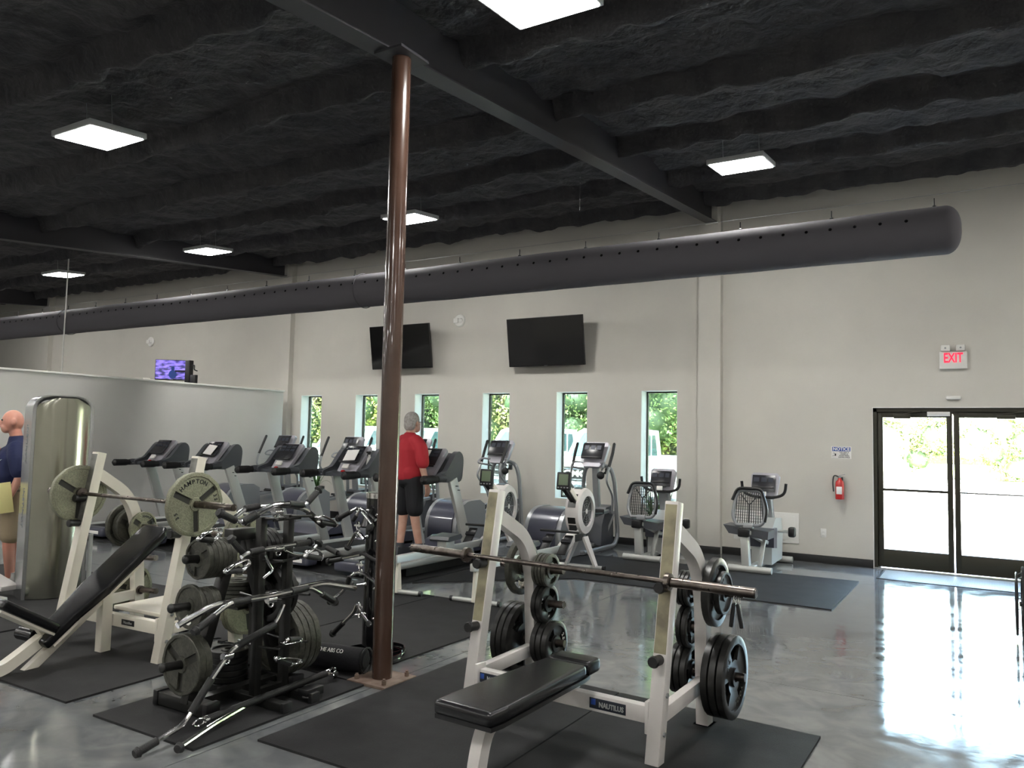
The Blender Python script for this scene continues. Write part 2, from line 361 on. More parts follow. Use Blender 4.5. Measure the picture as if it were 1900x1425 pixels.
# each bay: a purlin web (foam-wrapped ridge) then flat foam
ridge = np.exp(-((ph-.10)/.075)**6)*.22 + np.clip(1-np.abs(ph-.42)/.32, 0, 1)*.05
Z = (5.27 - SLOPE*(YF-gy))[None, :] - ridge + N1*.05 + N2*.055 + N3*.045
vs = np.stack([np.broadcast_to(gx[:, None], Z.shape), np.broadcast_to(gy[None, :], Z.shape), Z], -1).reshape(-1, 3)
idx = np.arange(nx*ny).reshape(nx, ny); q = np.stack([idx[:-1, :-1], idx[:-1, 1:], idx[1:, 1:], idx[1:, :-1]], -1).reshape(-1, 4)
me = bpy.data.meshes.new('ceiling'); me.vertices.add(len(vs)); me.vertices.foreach_set('co', vs.ravel()); me.loops.add(q.size); me.loops.foreach_set('vertex_index', q.ravel().astype(np.int32))
me.polygons.add(len(q)); me.polygons.foreach_set('loop_start', np.arange(0, q.size, 4, dtype=np.int32)); me.update(); me.validate(); me.materials.append(M['ceil']); me.shade_smooth()
o = link('ceiling', me); o['kind'] = 'structure'
G().box(XL-.2, XR+.2, YB-.2, YF+TH, 5.45, 5.6).build('roof_deck', 'beam', o, 0)
# ragged overspray edge along the back wall
vs = []; fs = []; n = 1400; e1 = 0
for i in range(n+1):
    X = XL + (XR-XL)*i/n
    e1 = e1*.72+random.uniform(-.03, .03); zz = 5.255 + e1*.8 + .03*math.sin(X*1.7)+.02*math.sin(X*5.1) - random.random()*.015
    vs += [(X, YF-.006, zz), (X, YF-.012, 5.45), (X, YF-.05-.02*math.sin(X*3), zz+.06)]
    if i: k = 3*i; fs += [(k-3, k, k+2, k-1), (k-1, k+2, k+1, k-2)]
g = G(); g.add(vs, fs); g.build('overspray_edge', 'ceil', o)
# steel beams (tapered frames running to the back wall)
for k, bx in enumerate((-3.54, -12.56, -21.6)):
    b = thing('trim_%d' % (k+5), None, None, (bx, 0, 0)); b['kind'] = 'structure'
    yE = YF-.16
    def zb(y): return 4.86 + (y-yE)*(4.86-4.235)/(yE-4.094) if y > -20 else 0
    zt_ = lambda y: zb(y)+.41
    L0, L1 = YB, yE
    for nm, zf, hw in (('bottom_flange', zb, .085), ('top_flange', zt_, .085)):
        G().add([(-hw, L0, zf(L0)), (hw, L0, zf(L0)), (hw, L1, zf(L1)), (-hw, L1, zf(L1)), (-hw, L0, zf(L0)+.012), (hw, L0, zf(L0)+.012), (hw, L1, zf(L1)+.012), (-hw, L1, zf(L1)+.012)],
                [(0, 1, 2, 3), (7, 6, 5, 4), (0, 4, 5, 1), (1, 5, 6, 2), (2, 6, 7, 3), (3, 7, 4, 0)]).build(nm, 'beam', b, 0)
    G().add([(-.004, L0, zb(L0)), (.004, L0, zb(L0)), (.004, L1, zb(L1)), (-.004, L1, zb(L1)), (-.004, L0, zt_(L0)), (.004, L0, zt_(L0)), (.004, L1, zt_(L1)), (-.004, L1, zt_(L1))],
            [(0, 1, 2, 3), (7, 6, 5, 4), (0, 4, 5, 1), (1, 5, 6, 2), (2, 6, 7, 3), (3, 7, 4, 0)]).build('web', 'beam', b, 0)
    G().box(-.09, .09, yE, YF-.12, 4.84, 5.3).build('end_plate', 'wall', b, 0)
# round brown post with base plate
p = thing('steel_post', 'round brown enamelled steel post bolted to a square base plate', 'post', (-3.461, 4.094, 0))
G().cyl((0, 0, .02), (0, 0, 4.215), .066, seg=40).build('shaft', 'brown', p)
G().box(-.16, .16, -.16, .16, 0, .018, .002).build('base_plate', 'rust', p)
G().box(-.12, .12, -.15, .15, 4.205, 4.222).build('cap_plate', 'beam', p)
for sx in (-1, 1):
    for sy in (-1, 1):
        G().cyl((sx*.115, sy*.115, .018), (sx*.115, sy*.115, .045), .016, seg=6).cyl((sx*.115, sy*.115, .02), (sx*.115, sy*.115, .055), .009).build('bolt', 'rust', p)
# high bay lights: same grid as seen; the grid goes on behind the camera and to the right
lb = [G().box(-.31, .31, -.275, .275, 0, .055, .006).mesh('housing', 'lightbox'), G().box(-.285, .285, -.25, .25, -.008, .002).mesh('lens', 'lamp', 0),
      G().cyl((-.2, 0, .05), (-.2, 0, .42), .003, seg=6).cyl((.2, 0, .05), (.2, 0, .42), .003, seg=6).mesh('hanger', 'silverd')]
cols = {-2.36: 'right', -7.05: 'middle', -11.45: 'left', -15.9: 'far left'}
lab = {(0, 0): 'high bay light overhead nearest the camera on the right of the steel beam', (1, 0): 'high bay light glowing high above the incline bench',
       (0, 1): 'high bay light hanging by the back wall over the recumbent bikes', (1, 1): 'high bay light half hidden behind the brown post',
       (2, 1): 'high bay light over the row of treadmills beside the dark far beam', (3, 1): 'farthest small high bay light above the partition wall'}
for j, ly in enumerate((4.08, 8.63, -.5, -5.0)):
    for i, lx in enumerate((-2.36, -7.05, -11.45, -15.9, -20.4, 2.3)):
        o = thing('high_bay_light', lab.get((i, j)) or 'high bay light %s, %s' % (('of the wall row', 'of the middle row', 'just behind the camera', 'far behind the camera')[j], ('right of the beam', 'over the incline bench line', 'over the partition line', 'beyond the partition', 'in the far corner', 'beside the door line')[i]), 'light', (lx, ly, 4.92-SLOPE*(11.5-ly)), 0, 'square high bay lights')
        o.rotation_euler = (math.atan(SLOPE), 0, 0)
        for nm, m_ in zip(('housing', 'lens', 'hanger'), lb): link(nm, m_, o)
# fabric duct
DY, DZc, DR = 8.25, 3.62, .226
d = thing('fabric_duct', 'long grey fabric air duct with a row of black holes hung along the back wall', 'duct', (0, DY, DZc))
pts = []; rr = []
X = -.36
for a in range(0, 91, 9):
    t = math.radians(a); pts.append((X+.13*math.cos(t), 0, 0)); rr.append(max(.008, DR*math.sin(t)**.8))
x = X
while x > -29.5:
    x -= .25; k = random.random(); pts.append((x, 0, 0)); rr.append(DR*(1+(.006*(k-.5)) + (.012 if abs((x+.4) % 1.25-.6) < .2 else 0)))
G().tube(pts, rr, 40).build('sleeve', 'duct', d, 60)
hp = Vector((0, -math.cos(math.radians(-6)), math.sin(math.radians(10))))
hy, hz_ = -DR*math.cos(math.radians(18)), DR*math.sin(math.radians(18))
hg = G(); x = -.67
while x > -25:
    if abs((x+6.9) % 7.73) > .22: hg.cyl((x, hy*1.005, hz_*1.005), (x, hy*1.02, hz_*1.02), .016, seg=8)
    x -= .2215
o = hg.build('air_hole', 'gloss', d); tag(o, kind='stuff')
hm = G().lathe([(.012, 0), (.02, .01), (.02, .025), (.006, .035), (.006, .10)], (0, 0, DR-.01)).mesh('hook', 'black')
x = -.45
while x > -29: o = link('hook', hm, d); o.location = (x, 0, 0); x -= .907
for x in (-7.52, -14.9): G().tube([(x, 0.001+(DR+.014)*math.cos(t*PI/18), (DR+.014)*math.sin(t*PI/18)) for t in range(36)], .006, 6, closed=True).build('seam_hoop', 'duct', d)
# suspension cable
tag(G().cyl((4.4, DY, DZc+DR+.13), (-29.5, DY, DZc+DR+.085), .0025, seg=6).build('support_cable', 'silverd'), 'thin steel cable strung taut above the fabric duct', 'cable')
for lb_, x, y, z0, z1, r in (('thin wire with turnbuckle dropping from the main beam to the duct cable', -3.62, 7.17, 3.95, 4.49, .003), ('slim pale conduit drop rising from behind the partition', -14.6, 8.0, 2.3, 4.85, .012),
                         ('slim pale conduit drop at the far left above the partition', -17.5, 7.2, 2.3, 4.85, .012)):
    g = G().cyl((x, y, z0), (x, y, z1), r, seg=8)
    if r < .01: 
        for q in (.02, .30, .36): g.cyl((x, y, z0+q), (x, y, z0+q+.03), r*2.4, seg=8)
    tag(g.build('hanging_wire' if r < .01 else 'conduit', 'chrome' if r < .01 else 'plastic'), lb_, 'wire' if r < .01 else 'pipe')
# partition (low wall) on the left, running to the back wall
PX = -12.2
pt = thing('partition_wall', None, None, (PX, 0, 0)); pt.name = 'wall_partition'; pt['kind'] = 'structure'
G().box(-.12, 0, 1.5, YF-.38, 0, 2.435).build('panel', 'partition', pt, 0)
G().box(-.14, .02, 1.5, YF-.36, 2.435, 2.465, .004).build('cap', 'plastic', pt)
for lb_, b in (('low white partition top behind the long one at the far left', (-17.6, -15.2, 8.2, 8.35, 0, 2.66)), ('short white partition top below the lit television', (-15.1, -13.35, 8.8, 8.95, 0, 2.57))):
    tag(G().box(*b, .004).build('cubicle_wall', 'wall'), lb_, 'partition')
# floor mats
def matt(pts, lab_, th=.012, nm='rubber_mat'):
    p = [Vector((q[0], q[1], 0)) for q in pts]
    return tag(G().prism([(q.x, q.y) for q in p], (0, 0, .0), (1, 0, 0), (0, 1, 0), th).build(nm, 'rubber', None, 0), lab_, 'mat', 'black rubber floor mats')
matt([(-3.30, 2.93), (-2.06, 2.93), (-2.06, 4.74), (-3.30, 4.82)], 'black rubber mat under the left half of the flat bench')
matt([(-2.05, 1.6), (-.855, 1.6), (-.845, 4.69), (-2.05, 4.74)], 'black rubber mat under the right half of the flat bench reaching the seam')
matt([(-4.33, 2.66), (-3.46, 2.66), (-3.47, 3.93), (-4.36, 3.93)], 'black rubber mat under the plate tree and cable handles')
matt([(-6.6, 2.69), (-4.655, 2.69), (-4.70, 3.93), (-6.6, 3.93)], 'black rubber mat under the cream incline bench')
matt([(-4.80, 3.97), (-3.64, 3.95), (-3.60, 6.45), (-4.80, 6.47)], 'black rubber mat behind the brown post under the handle tower')
matt([(-16, 6.6), (-5.5, 6.78), (-5.5, 9.2), (-16, 9.2)], 'long black rubber matting under the row of treadmills')
matt([(-5.45, 6.9), (-4.15, 8.27), (-1.385, 8.285), (-1.40, 10.2), (-4.2, 10.1), (-5.45, 10.1)], 'black rubber mat under the recumbent bikes ending near the door')
matt([(-9.9, 3.2), (-6.65, 3.1), (-6.65, 5.2), (-9.9, 5.2)], 'black rubber mat at the far left under the steel clad machine')
# jigsaw edge mat beyond the incline bench
poly = []; x = -6.3
while x < -4.95: poly += [(x, 4.16), (x+.025, 4.10), (x+.075, 4.10), (x+.10, 4.16)]; x += .13
poly += [(-4.82, 4.16), (-4.82, 6.47), (-6.3, 6.47)]
tag(G().prism(poly, (0, 0, 0), (1, 0, 0), (0, 1, 0), .012).build('interlocking_mat', 'rubber', None, 0), 'black mat with a jigsaw edge lying behind the cream incline bench', 'mat')
dm = thing('door_mat', 'grey ribbed walk off mat lying flat before the glass doors', 'mat', (-.5, 10.98, 0))
G().box(-.76, .98, -.385, .39, .0, .009, .003).build('backing', 'black', dm)
g = G(); x = -.73
while x < .95: g.box(x, x+.007, -.36, .37, .008, .012); x += .014
tag(g.build('rib', 'doormat', dm, 0), kind='stuff')
# ================================================================ WALL FITTINGS
def tv(x0, z0, w, h, y, tilt, lab, rz=0, lit=False):
    t = thing('television', lab, 'television', (x0, y, z0), rz); R = Matrix.Rotation(tilt, 4, 'X')
    G(R).box(-w/2, w/2, -.02, .03, -h/2, h/2, .008).build('casing', 'black', t)
    G(R).box(-w/2+.01, w/2-.01, -.024, -.019, -h/2+.022, h/2-.01).build('screen', 'screenlit' if lit else 'tvscreen', t, 0)
    G(R).box(-.03, .03, -.026, -.018, -h/2+.006, -h/2+.014).build('badge', 'silverd', t)
    if not lit: G().box(-.22, .22, .03, YF-y, -.15, .15, .01).build('wall_mount', 'black', t)
    return t
m = mat('lit tv picture', (.02, .02, .05), .3); n = m.node_tree; b = n.nodes['Principled BSDF']
tc = n.nodes.new('ShaderNodeTexCoord'); vo = n.nodes.new('ShaderNodeTexNoise'); vo.inputs['Scale'].default_value = 7; cr = n.nodes.new('ShaderNodeValToRGB')
mp = n.nodes.new('ShaderNodeMapping'); mp.inputs['Scale'].default_value = (1, 1, 3); n.links.new(tc.outputs['Object'], mp.inputs[0]); n.links.new(mp.outputs[0], vo.inputs[0])
cr.color_ramp.elements[0].position = .4; cr.color_ramp.elements[0].color = (.02, .02, .09, 1); cr.color_ramp.elements[1].position = .62; cr.color_ramp.elements[1].color = (.25, .18, .8, 1)
n.links.new(vo.outputs[0], cr.inputs[0]); n.links.new(cr.outputs[0], b.inputs['Emission Color']); b.inputs['Emission Strength'].default_value = .9; M['screenlit'] = m
tv(-6.30, 3.205, 1.42, .81, 11.29, math.radians(9), 'large black wall television nearer the doors above the slit windows')
tv(-9.36, 3.245, 1.40, .81, 11.29, math.radians(9), 'large black wall television partly behind the brown post')
t = tv(-14.5, 2.86, .66, .42, 10.2, 0, 'small lit television showing a purple picture above the partition', math.radians(40), True)
G().sph((.02, -.027, .03), (.035, .003, .05)).sph((.02, -.027, -.09), (.08, .003, .09)).build('figure_on_screen', 'blue', t)
t = thing('monitor_arm', 'black bracket and small box beside the lit television', 'bracket', (-13.95, 10.2, 2.62))
G().box(-.07, .07, -.05, .05, -.12, .42, .01).build('column', 'black', t); G().bar((0, 0, -2.62), (0, 0, -.1), .06, .06).bar((0, .03, .2), (-.55, .05, .22), .05, .04).build('pole', 'steelb', t); G().box(.1, .26, -.05, .02, -.12, .12, .01).build('small_box', 'black', t)
G().tube(bend([(.05, 0, .3), (.2, -.03, .32), (.2, -.03, .22), (.26, 0, .2)], .03), .012).build('arm', 'black', t)
# exit sign
t = thing('exit_sign', 'white exit sign with red letters and two lamp heads above the door', 'sign', (-.44, YF, 2.72))
G().box(-.155, .155, -.05, 0, -.115, .105, .006).build('housing', 'plastic', t)
text('EXIT', .17, 'exitred', (0, -.0515, .02), (1, 0, 0), (0, 0, 1), t, bold=.004, sx=.62)
for s in (-.085, .085):
    h = G().obox((s, -.055, .15), (.105, .05, .08), None, .014).build('lamp_head', 'plastic', t)
    G().cyl((s, -.08, .15), (s, -.083, .15), .012, seg=10).build('lamp_lens', 'silverd', h)
tag(G().box(-.53, -.36, YF-.045, YF, 2.215, 2.26, .012).build('motion_sensor', 'plastic'), 'slim white motion sensor between the exit sign and the door', 'sensor')
for nm, x, z, lb_ in (('emergency_light', -8.17, 3.69, 'round white strobe fitting between the two black televisions'), ('emergency_light', -17.2, 3.72, 'round white strobe fitting high on the wall above the partition')):
    t = thing(nm, lb_, 'fitting', (x, YF, z)); G().lathe([(.115, 0), (.115, .02), (.10, .035), (0, .037)], (0, 0, 0), (0, -1, 0), 24).build('base', 'plastic', t); G().box(-.11, -.01, -.06, -.02, -.045, .045, .01).sph((.04, -.035, 0), (.045, .03, .045)).build('lens', 'plastic', t)
# notice sign
t = thing('notice_sign', 'small blue and white notice sign above the fire extinguisher', 'sign', (-1.785, YF, 1.505))
G().box(-.125, .125, -.004, 0, -.083, .083, .002).build('plate', 'paper', t); G().box(-.115, .115, -.0055, -.003, .018, .075).build('blue_band', 'blue', t)
text('NOTICE', .058, 'paper', (0, -.006, .046), (1, 0, 0), (0, 0, 1), t, bold=.0015)
for k, s in enumerate(('THIS AREA IS', 'UNDER 24', 'HOUR VIDEO', 'SURVEILLANCE')): text(s, .021, 'black', (.035, -.005, .002-k*.022), (1, 0, 0), (0, 0, 1), t, bold=.0004)
G().bar((-.10, -.005, -.005), (-.065, -.005, -.02), .028, .003).cyl((-.075, -.005, -.02), (-.075, -.006, -.045), .008, seg=8).bar((-.115, -.005, -.05), (-.075, -.005, -.035), .01, .003).build('camera_symbol', 'black', t)
# extinguisher
t = thing('fire_extinguisher', 'red fire extinguisher hung on the wall left of the door', 'extinguisher', (-1.795, YF-.085, .88))
G().lathe([(.02, 0), (.052, .0), (.056, .012), (.056, .2), (.05, .235), (.025, .262), (.018, .285), (0, .285)]).build('cylinder', 'redpaint', t)
G().box(-.035, .035, -.06, -.05, .07, .17, .004).build('label', 'paper', t)
G().cyl((0, 0, .28), (0, 0, .31), .016).bar((-.01, 0, .315), (.07, 0, .335), .018, .008).bar((-.01, 0, .30), (.07, 0, .295), .018, .006).build('valve', 'silverd', t)
G().ctube([(-.01, 0, .30), (-.07, 0, .31), (-.085, -.01, .22), (-.075, -.02, .1)], .009).build('hose', 'black', t); G().box(-.03, .03, .05, .085, .1, .3).build('bracket', 'black', t)
for x, z, lb_ in ((-2.02, .406, 'white wall outlet between the access panel and the door'), (-3.95, .41, 'white wall outlet beside the thin pilaster behind the first bike')):
    t = thing('wall_outlet', lb_, 'outlet', (x, YF, z)); G().box(-.037, .037, -.006, 0, -.06, .06, .002).build('plate', 'plastic', t)
    for s in (-.022, .022): G().obox((0, -.007, s), (.036, .004, .028), None, .002).build('socket', 'plastic', t)
t = thing('access_panel', 'flat white access panel on the wall behind the second recumbent bike', 'panel', (-2.79, YF, .44)); G().box(-.45, .45, -.012, 0, -.21, .21, .003).build('frame', 'plastic', t); G().box(-.40, .40, -.016, -.01, -.165, .165, .002).build('door_leaf', 'plastic', t)
# ================================================================ TREADMILLS
def treadmill(lab, x, extra=None):
    t = thing('treadmill', lab, 'treadmill', (x, 8.29, 0), 0, 'row of treadmills')
    for s in (-1, 1):
        G().box(s*.27, s*.40, -1.38, .45, .115, .19, .02).build('side_rail', 'silver', t)
        G().box(s*.30, s*.36, -1.2, .3, .02, .12).build('frame_beam', 'steelb', t)
    G().box(-.27, .27, -1.40, .2, .15, .165, .004).build('belt', 'rubber', t)
    c = G().box(-.42, .42, -1.56, -1.37, .05, .18, .04).build('rear_cap', 'purple', t)
    G().box(.12, .34, -1.566, -1.555, .09, .135, .004).build('badge', 'paper', c)
    # motor hood
    prof = [(.02, .12), (.0, .17), (.12, .25), (.28, .30), (.42, .29), (.52, .22), (.53, .06), (.1, .05)]
    G().prism(prof, (-.40, 0, 0), (0, 1, 0), (0, 0, 1), .80).build('motor_cover', 'purple', t, 50)
    for s in (-1, 1):
        G().bar((s*.385, .04, .08), (s*.345, -.34, 1.08), .05, .155, .008, side=(1, 0, 0)).build('upright', 'silver', t)
        for k in (0, 1): G().cyl((s*.41, -.30+.04*k, 1.0-.05*k), (s*.372, -.30+.04*k, 1.0-.05*k), .006, seg=6).build('bolt', 'black', t)
        # cradle cheek
        pf = [(-.62, 1.055), (-.64, 1.12), (-.54, 1.16), (-.46, 1.19), (-.36, 1.30), (-.27, 1.40), (-.19, 1.42), (-.12, 1.35), (-.12, 1.20), (-.16, 1.06), (-.35, 1.045)]
        pf = [(q.y, q.z) for q in smooth([(0, a_, b_) for a_, b_ in pf+[pf[0]]], 4)][:-1]
        G().prism(pf, (s*.315-.035, 0, 0), (0, 1, 0), (0, 0, 1), .07).build('cheek', 'greyp', t, 50)
        a = G().tube([(s*.345, -.5, 1.10), (s*.355, -.63, 1.10), (s*.36, -.68, 1.095)], [.042, .05, .048], 12).build('arm', 'greyp', t)
        G().tube(smooth([(s*.36, -.64, 1.095), (s*.362, -.74, 1.092), (s*.362, -.9, 1.092), (s*.362, -.945, 1.092)], 4)+[Vector((s*.362, -.965, 1.092))], [.044]*4+[.052]*4+[.053]*4+[.044, .02], 12).build('grip', 'grip', a)
        G().cyl((s*.30, -.68, 1.085), (s*.30, -.52, 1.085), .008).build('sensor', 'chrome', t)
    vs = []; fs = []; n = 14
    for i in range(n+1):
        x_ = -.34+.68*i/n; b_ = .08*(1-(x_/.34)**2)
        vs += [(x_, -.16+b_, 1.06), (x_, -.12+b_, 1.34+.04*(1-(x_/.34)**2)), (x_, -.14+b_, 1.36+.04*(1-(x_/.34)**2)), (x_, -.21+b_, 1.08)]
        if i:
            k = 4*i
            for a_, b2 in ((0, 1), (1, 2), (2, 3), (3, 0)): fs.append((k-4+a_, k+a_, k+b2, k-4+b2))
    fs += [(0, 1, 2, 3), (4*n+3, 4*n+2, 4*n+1, 4*n)]
    G().add(vs, fs).build('console_shell', 'greyp', t, 50)
    G().prism([(-.6, 1.06), (-.6, 1.10), (-.45, 1.13), (-.18, 1.12), (-.14, 1.06)], (-.31, 0, 0), (0, 1, 0), (0, 0, 1), .62).build('tray', 'greyp', t)
    R = Matrix.Translation((0, -.40, 1.29)) @ Matrix.Rotation(math.radians(-38), 4, 'X')
    bz = G(R).prism([(-.165, -.20), (-.11, -.225), (.11, -.225), (.165, -.20), (.20, .18), (.175, .225), (-.175, .225), (-.20, .18)], (0, .02, 0), (1, 0, 0), (0, 0, 1), -.045).build('display_bezel', 'greyl', t)
    fc = G(R).box(-.162, .162, -.03, -.022, -.07, .185, .004).build('display', 'lcd', t)
    g = G(R)
    for i in range(3):
        for j in range(2): g.box(-.14+.10*i, -.06+.10*i, -.033, -.029, .06+.055*j, .095+.055*j)
    tag(g.build('readout', 'badge', fc), kind='stuff')
    G(R).box(-.155, .155, -.05, -.022, -.095, -.075, .004).build('shelf', 'black', t)
    G(R).box(-.055, .055, -.045, -.02, -.19, -.12, .01).build('keypad', 'plastic', t)
    G().sph((-.0, -.57, 1.125), (.03, .03, .018)).build('stop_button', 'redpaint', t)
    for s in (-1, 1): G().sph((s*.40, .4, .03), (.03, .03, .03), 8, 6).build('foot', 'black', t)
    return t, R
TX = [-11.42, -10.16, -8.555, -7.30, -6.05]
TL = ['treadmill farthest left against the white partition', 'second treadmill from the partition with a paper on its console', 'middle treadmill of the row with a bare dark console', 'treadmill with a notice sheet and spray bottle on its console', 'treadmill being used by the person in the red tee']
for i, x in enumerate(TX):
    t, R = treadmill(TL[i], x)
    if i in (1, 3, 4):
        Rw = Matrix.Translation((x, 8.29, 0)) @ R @ Matrix.Rotation(math.radians((0, 6, 0, -4, 0)[i]), 4, 'Y')
        o = G(Rw).box(-.09, .11 if i < 4 else .03, -.056, -.052, -.074, .10 if i < 4 else .14).build('paper_sheet', 'paper', None, 0)
        tag(o, ('', 'small white sheet propped on the second treadmill console', '', 'curled white notice sheet propped beside the spray bottle', 'narrow white sheet on the console before the walking person')[i], 'paper')
t = thing('spray_bottle', 'white ribbed spray bottle standing in the treadmill console tray', 'bottle', (TX[3]+.235, 8.29-.33, 1.125))
G().lathe([(.0, 0), (.035, 0), (.037, .01), (.037, .12), (.03, .16), (.014, .2), (.014, .225), (0, .225)]).build('body', 'plastic', t)
G().cyl((0, 0, .22), (0, 0, .25), .016).box(-.012, .012, -.05, .02, .24, .265, .004).bar((0, -.03, .24), (0, -.045, .20), .01, .006).build('trigger', 'black', t)
# ================================================================ ELLIPTICALS
def elliptical(lab, x, y=10.86, ph=(0, 0)):
    t = thing('elliptical_trainer', lab, 'elliptical', (x, y, 0), 0, 'ellipticals along the windows')
    P = [(-.29, -.95, .05), (-.29, .1, .05), (-.285, .22, .18), (-.26, .14, 1.0), (-.2, .10, 1.22), (.2, .10, 1.22), (.26, .14, 1.0), (.285, .22, .18), (.29, .1, .05), (.29, -.95, .05)]
    G().tube(bend(P, .13, 6), .031, 12).build('frame_loop', 'silverd', t)
    # rear drive dome
    prof = [(-.37*math.cos(a)+0, .30+.37*math.sin(a)) for a in [k*PI/12 for k in range(0, 7)]] + [(.22, .67), (.36, .60), (.40, .10), (.38, .02), (-.30, .02), (-.37, .15)]
    G().prism(prof, (-.24, -1.22, 0), (0, 1, 0), (0, 0, 1), .42).build('drive_cover', 'purple', t, 50)
    pr2 = [(p[0]*1.02+.03, p[1]*1.01) for p in prof]
    G().prism(pr2, (.18, -1.22, 0), (0, 1, 0), (0, 0, 1), .07).build('side_fairing', 'silverd', t, 50); G().prism(pr2, (-.31, -1.22, 0), (0, 1, 0), (0, 0, 1), .07).build('side_fairing', 'silverd', t, 50)
    for s in (-1, 1):
        G().bar((s*.19, -1.05, .40+.06*s), (s*.20, .05, .55), .045, .05, .008).build('pedal_arm', 'silverd', t)
        pd = G().box(s*.19-.075, s*.19+.075, -.62, -.24, .50+.03*s, .525+.03*s, .012).box(s*.19-.08, s*.19+.08, -.26, -.235, .50+.03*s, .57+.03*s, .01).build('pedal', 'black', t)
        q = ph[(s+1)//2]
        G().tube(smooth([(s*.24, .10, .52), (s*.29, q*.3, .78), (s*.31, -.22+q*.7, .98), (s*.30, -.20+q*.9, 1.10), (s*.30, -.13+q, 1.22)], 5), .018, 10).build('moving_arm', 'silverd', t)
        G().tube([(s*.30, -.14+q, 1.21), (s*.31, -.03+q, 1.42), (s*.305, .03+q, 1.55), (s*.304, .035+q, 1.565)], [.022, .023, .023, .012], 10).build('arm_grip', 'grip', t)
        G().tube(bend([(s*.07, -.05, 1.25), (s*.25, -.20, 1.28), (s*.27, -.30, 1.20), (s*.14, -.06, 1.16)], .06, 5), .015, 8).build('fixed_handle', 'silverd', t)
        G().bar((s*.25, .18, .52), (s*.1, .12, .1), .03, .03).build('brace', 'silverd', t)
    G().bar((-.27, .18, .52), (.27, .18, .52), .05, .05, .01).build('cross_tube', 'silverd', t)
    G().bar((0, .15, .08), (0, .02, 1.2), .10, .08, .02).build('console_neck', 'silverd', t)
    G().prism([(-.12, .05), (.32, .05), (.30, .62), (.05, .60), (-.10, .35)], (-.17, .0, 0), (0, 1, 0), (0, 0, 1), .34).build('front_guard', 'greyp', t)
    G().bar((0, -.9, .06), (0, .1, .06), .12, .05, .01).build('base_beam', 'silverd', t); G().bar((-.3, -.95, .05), (.3, -.95, .05), .06, .06, .01).build('rear_foot', 'silverd', t)
    R = Matrix.Translation((0, -.08, 1.40)) @ Matrix.Rotation(math.radians(-27), 4, 'X')
    G(R).prism([(-.13, -.20), (.13, -.20), (.19, -.12), (.215, .17), (.185, .205), (-.185, .205), (-.215, .17), (-.19, -.12)], (0, .03, 0), (1, 0, 0), (0, 0, 1), -.055).build('display_bezel', 'greyl', t)
    f = G(R).box(-.175, .175, -.032, -.024, -.10, .165, .004).build('display', 'lcd', t)
    g = G(R)
    for i in range(3): g.box(-.14+.1*i, -.07+.1*i, -.035, -.031, .05, .12)
    tag(g.build('readout', 'badge', f), kind='stuff'); G(R).box(-.165, .165, -.045, -.026, -.085, -.065, .003).build('shelf', 'black', t)
    G().sph((.14, -.10, 1.08), (.06, .05, .06)).cyl((.14, -.10, 1.08), (.22, -.06, 1.14), .015).box(.20, .24, -.09, -.03, 1.10, 1.19, .01).build('cup_holder', 'black', t)
    return t
EX = [-11.78, -10.03, -8.49, -6.83, -5.155]
EL = ['elliptical farthest left in front of the first slit window', 'elliptical behind the treadmill that has the spray bottle', 'elliptical largely hidden behind the person in red', 'elliptical at the fourth slit window behind the first rower', 'elliptical nearest the bikes at the fifth slit window']
for l, x, ph_ in zip(EL, EX, ((-.26, .12), (-.36, .12), (0, 0), (.02, -.34), (-.02, -.02))): elliptical(l, x, 10.86, ph_)
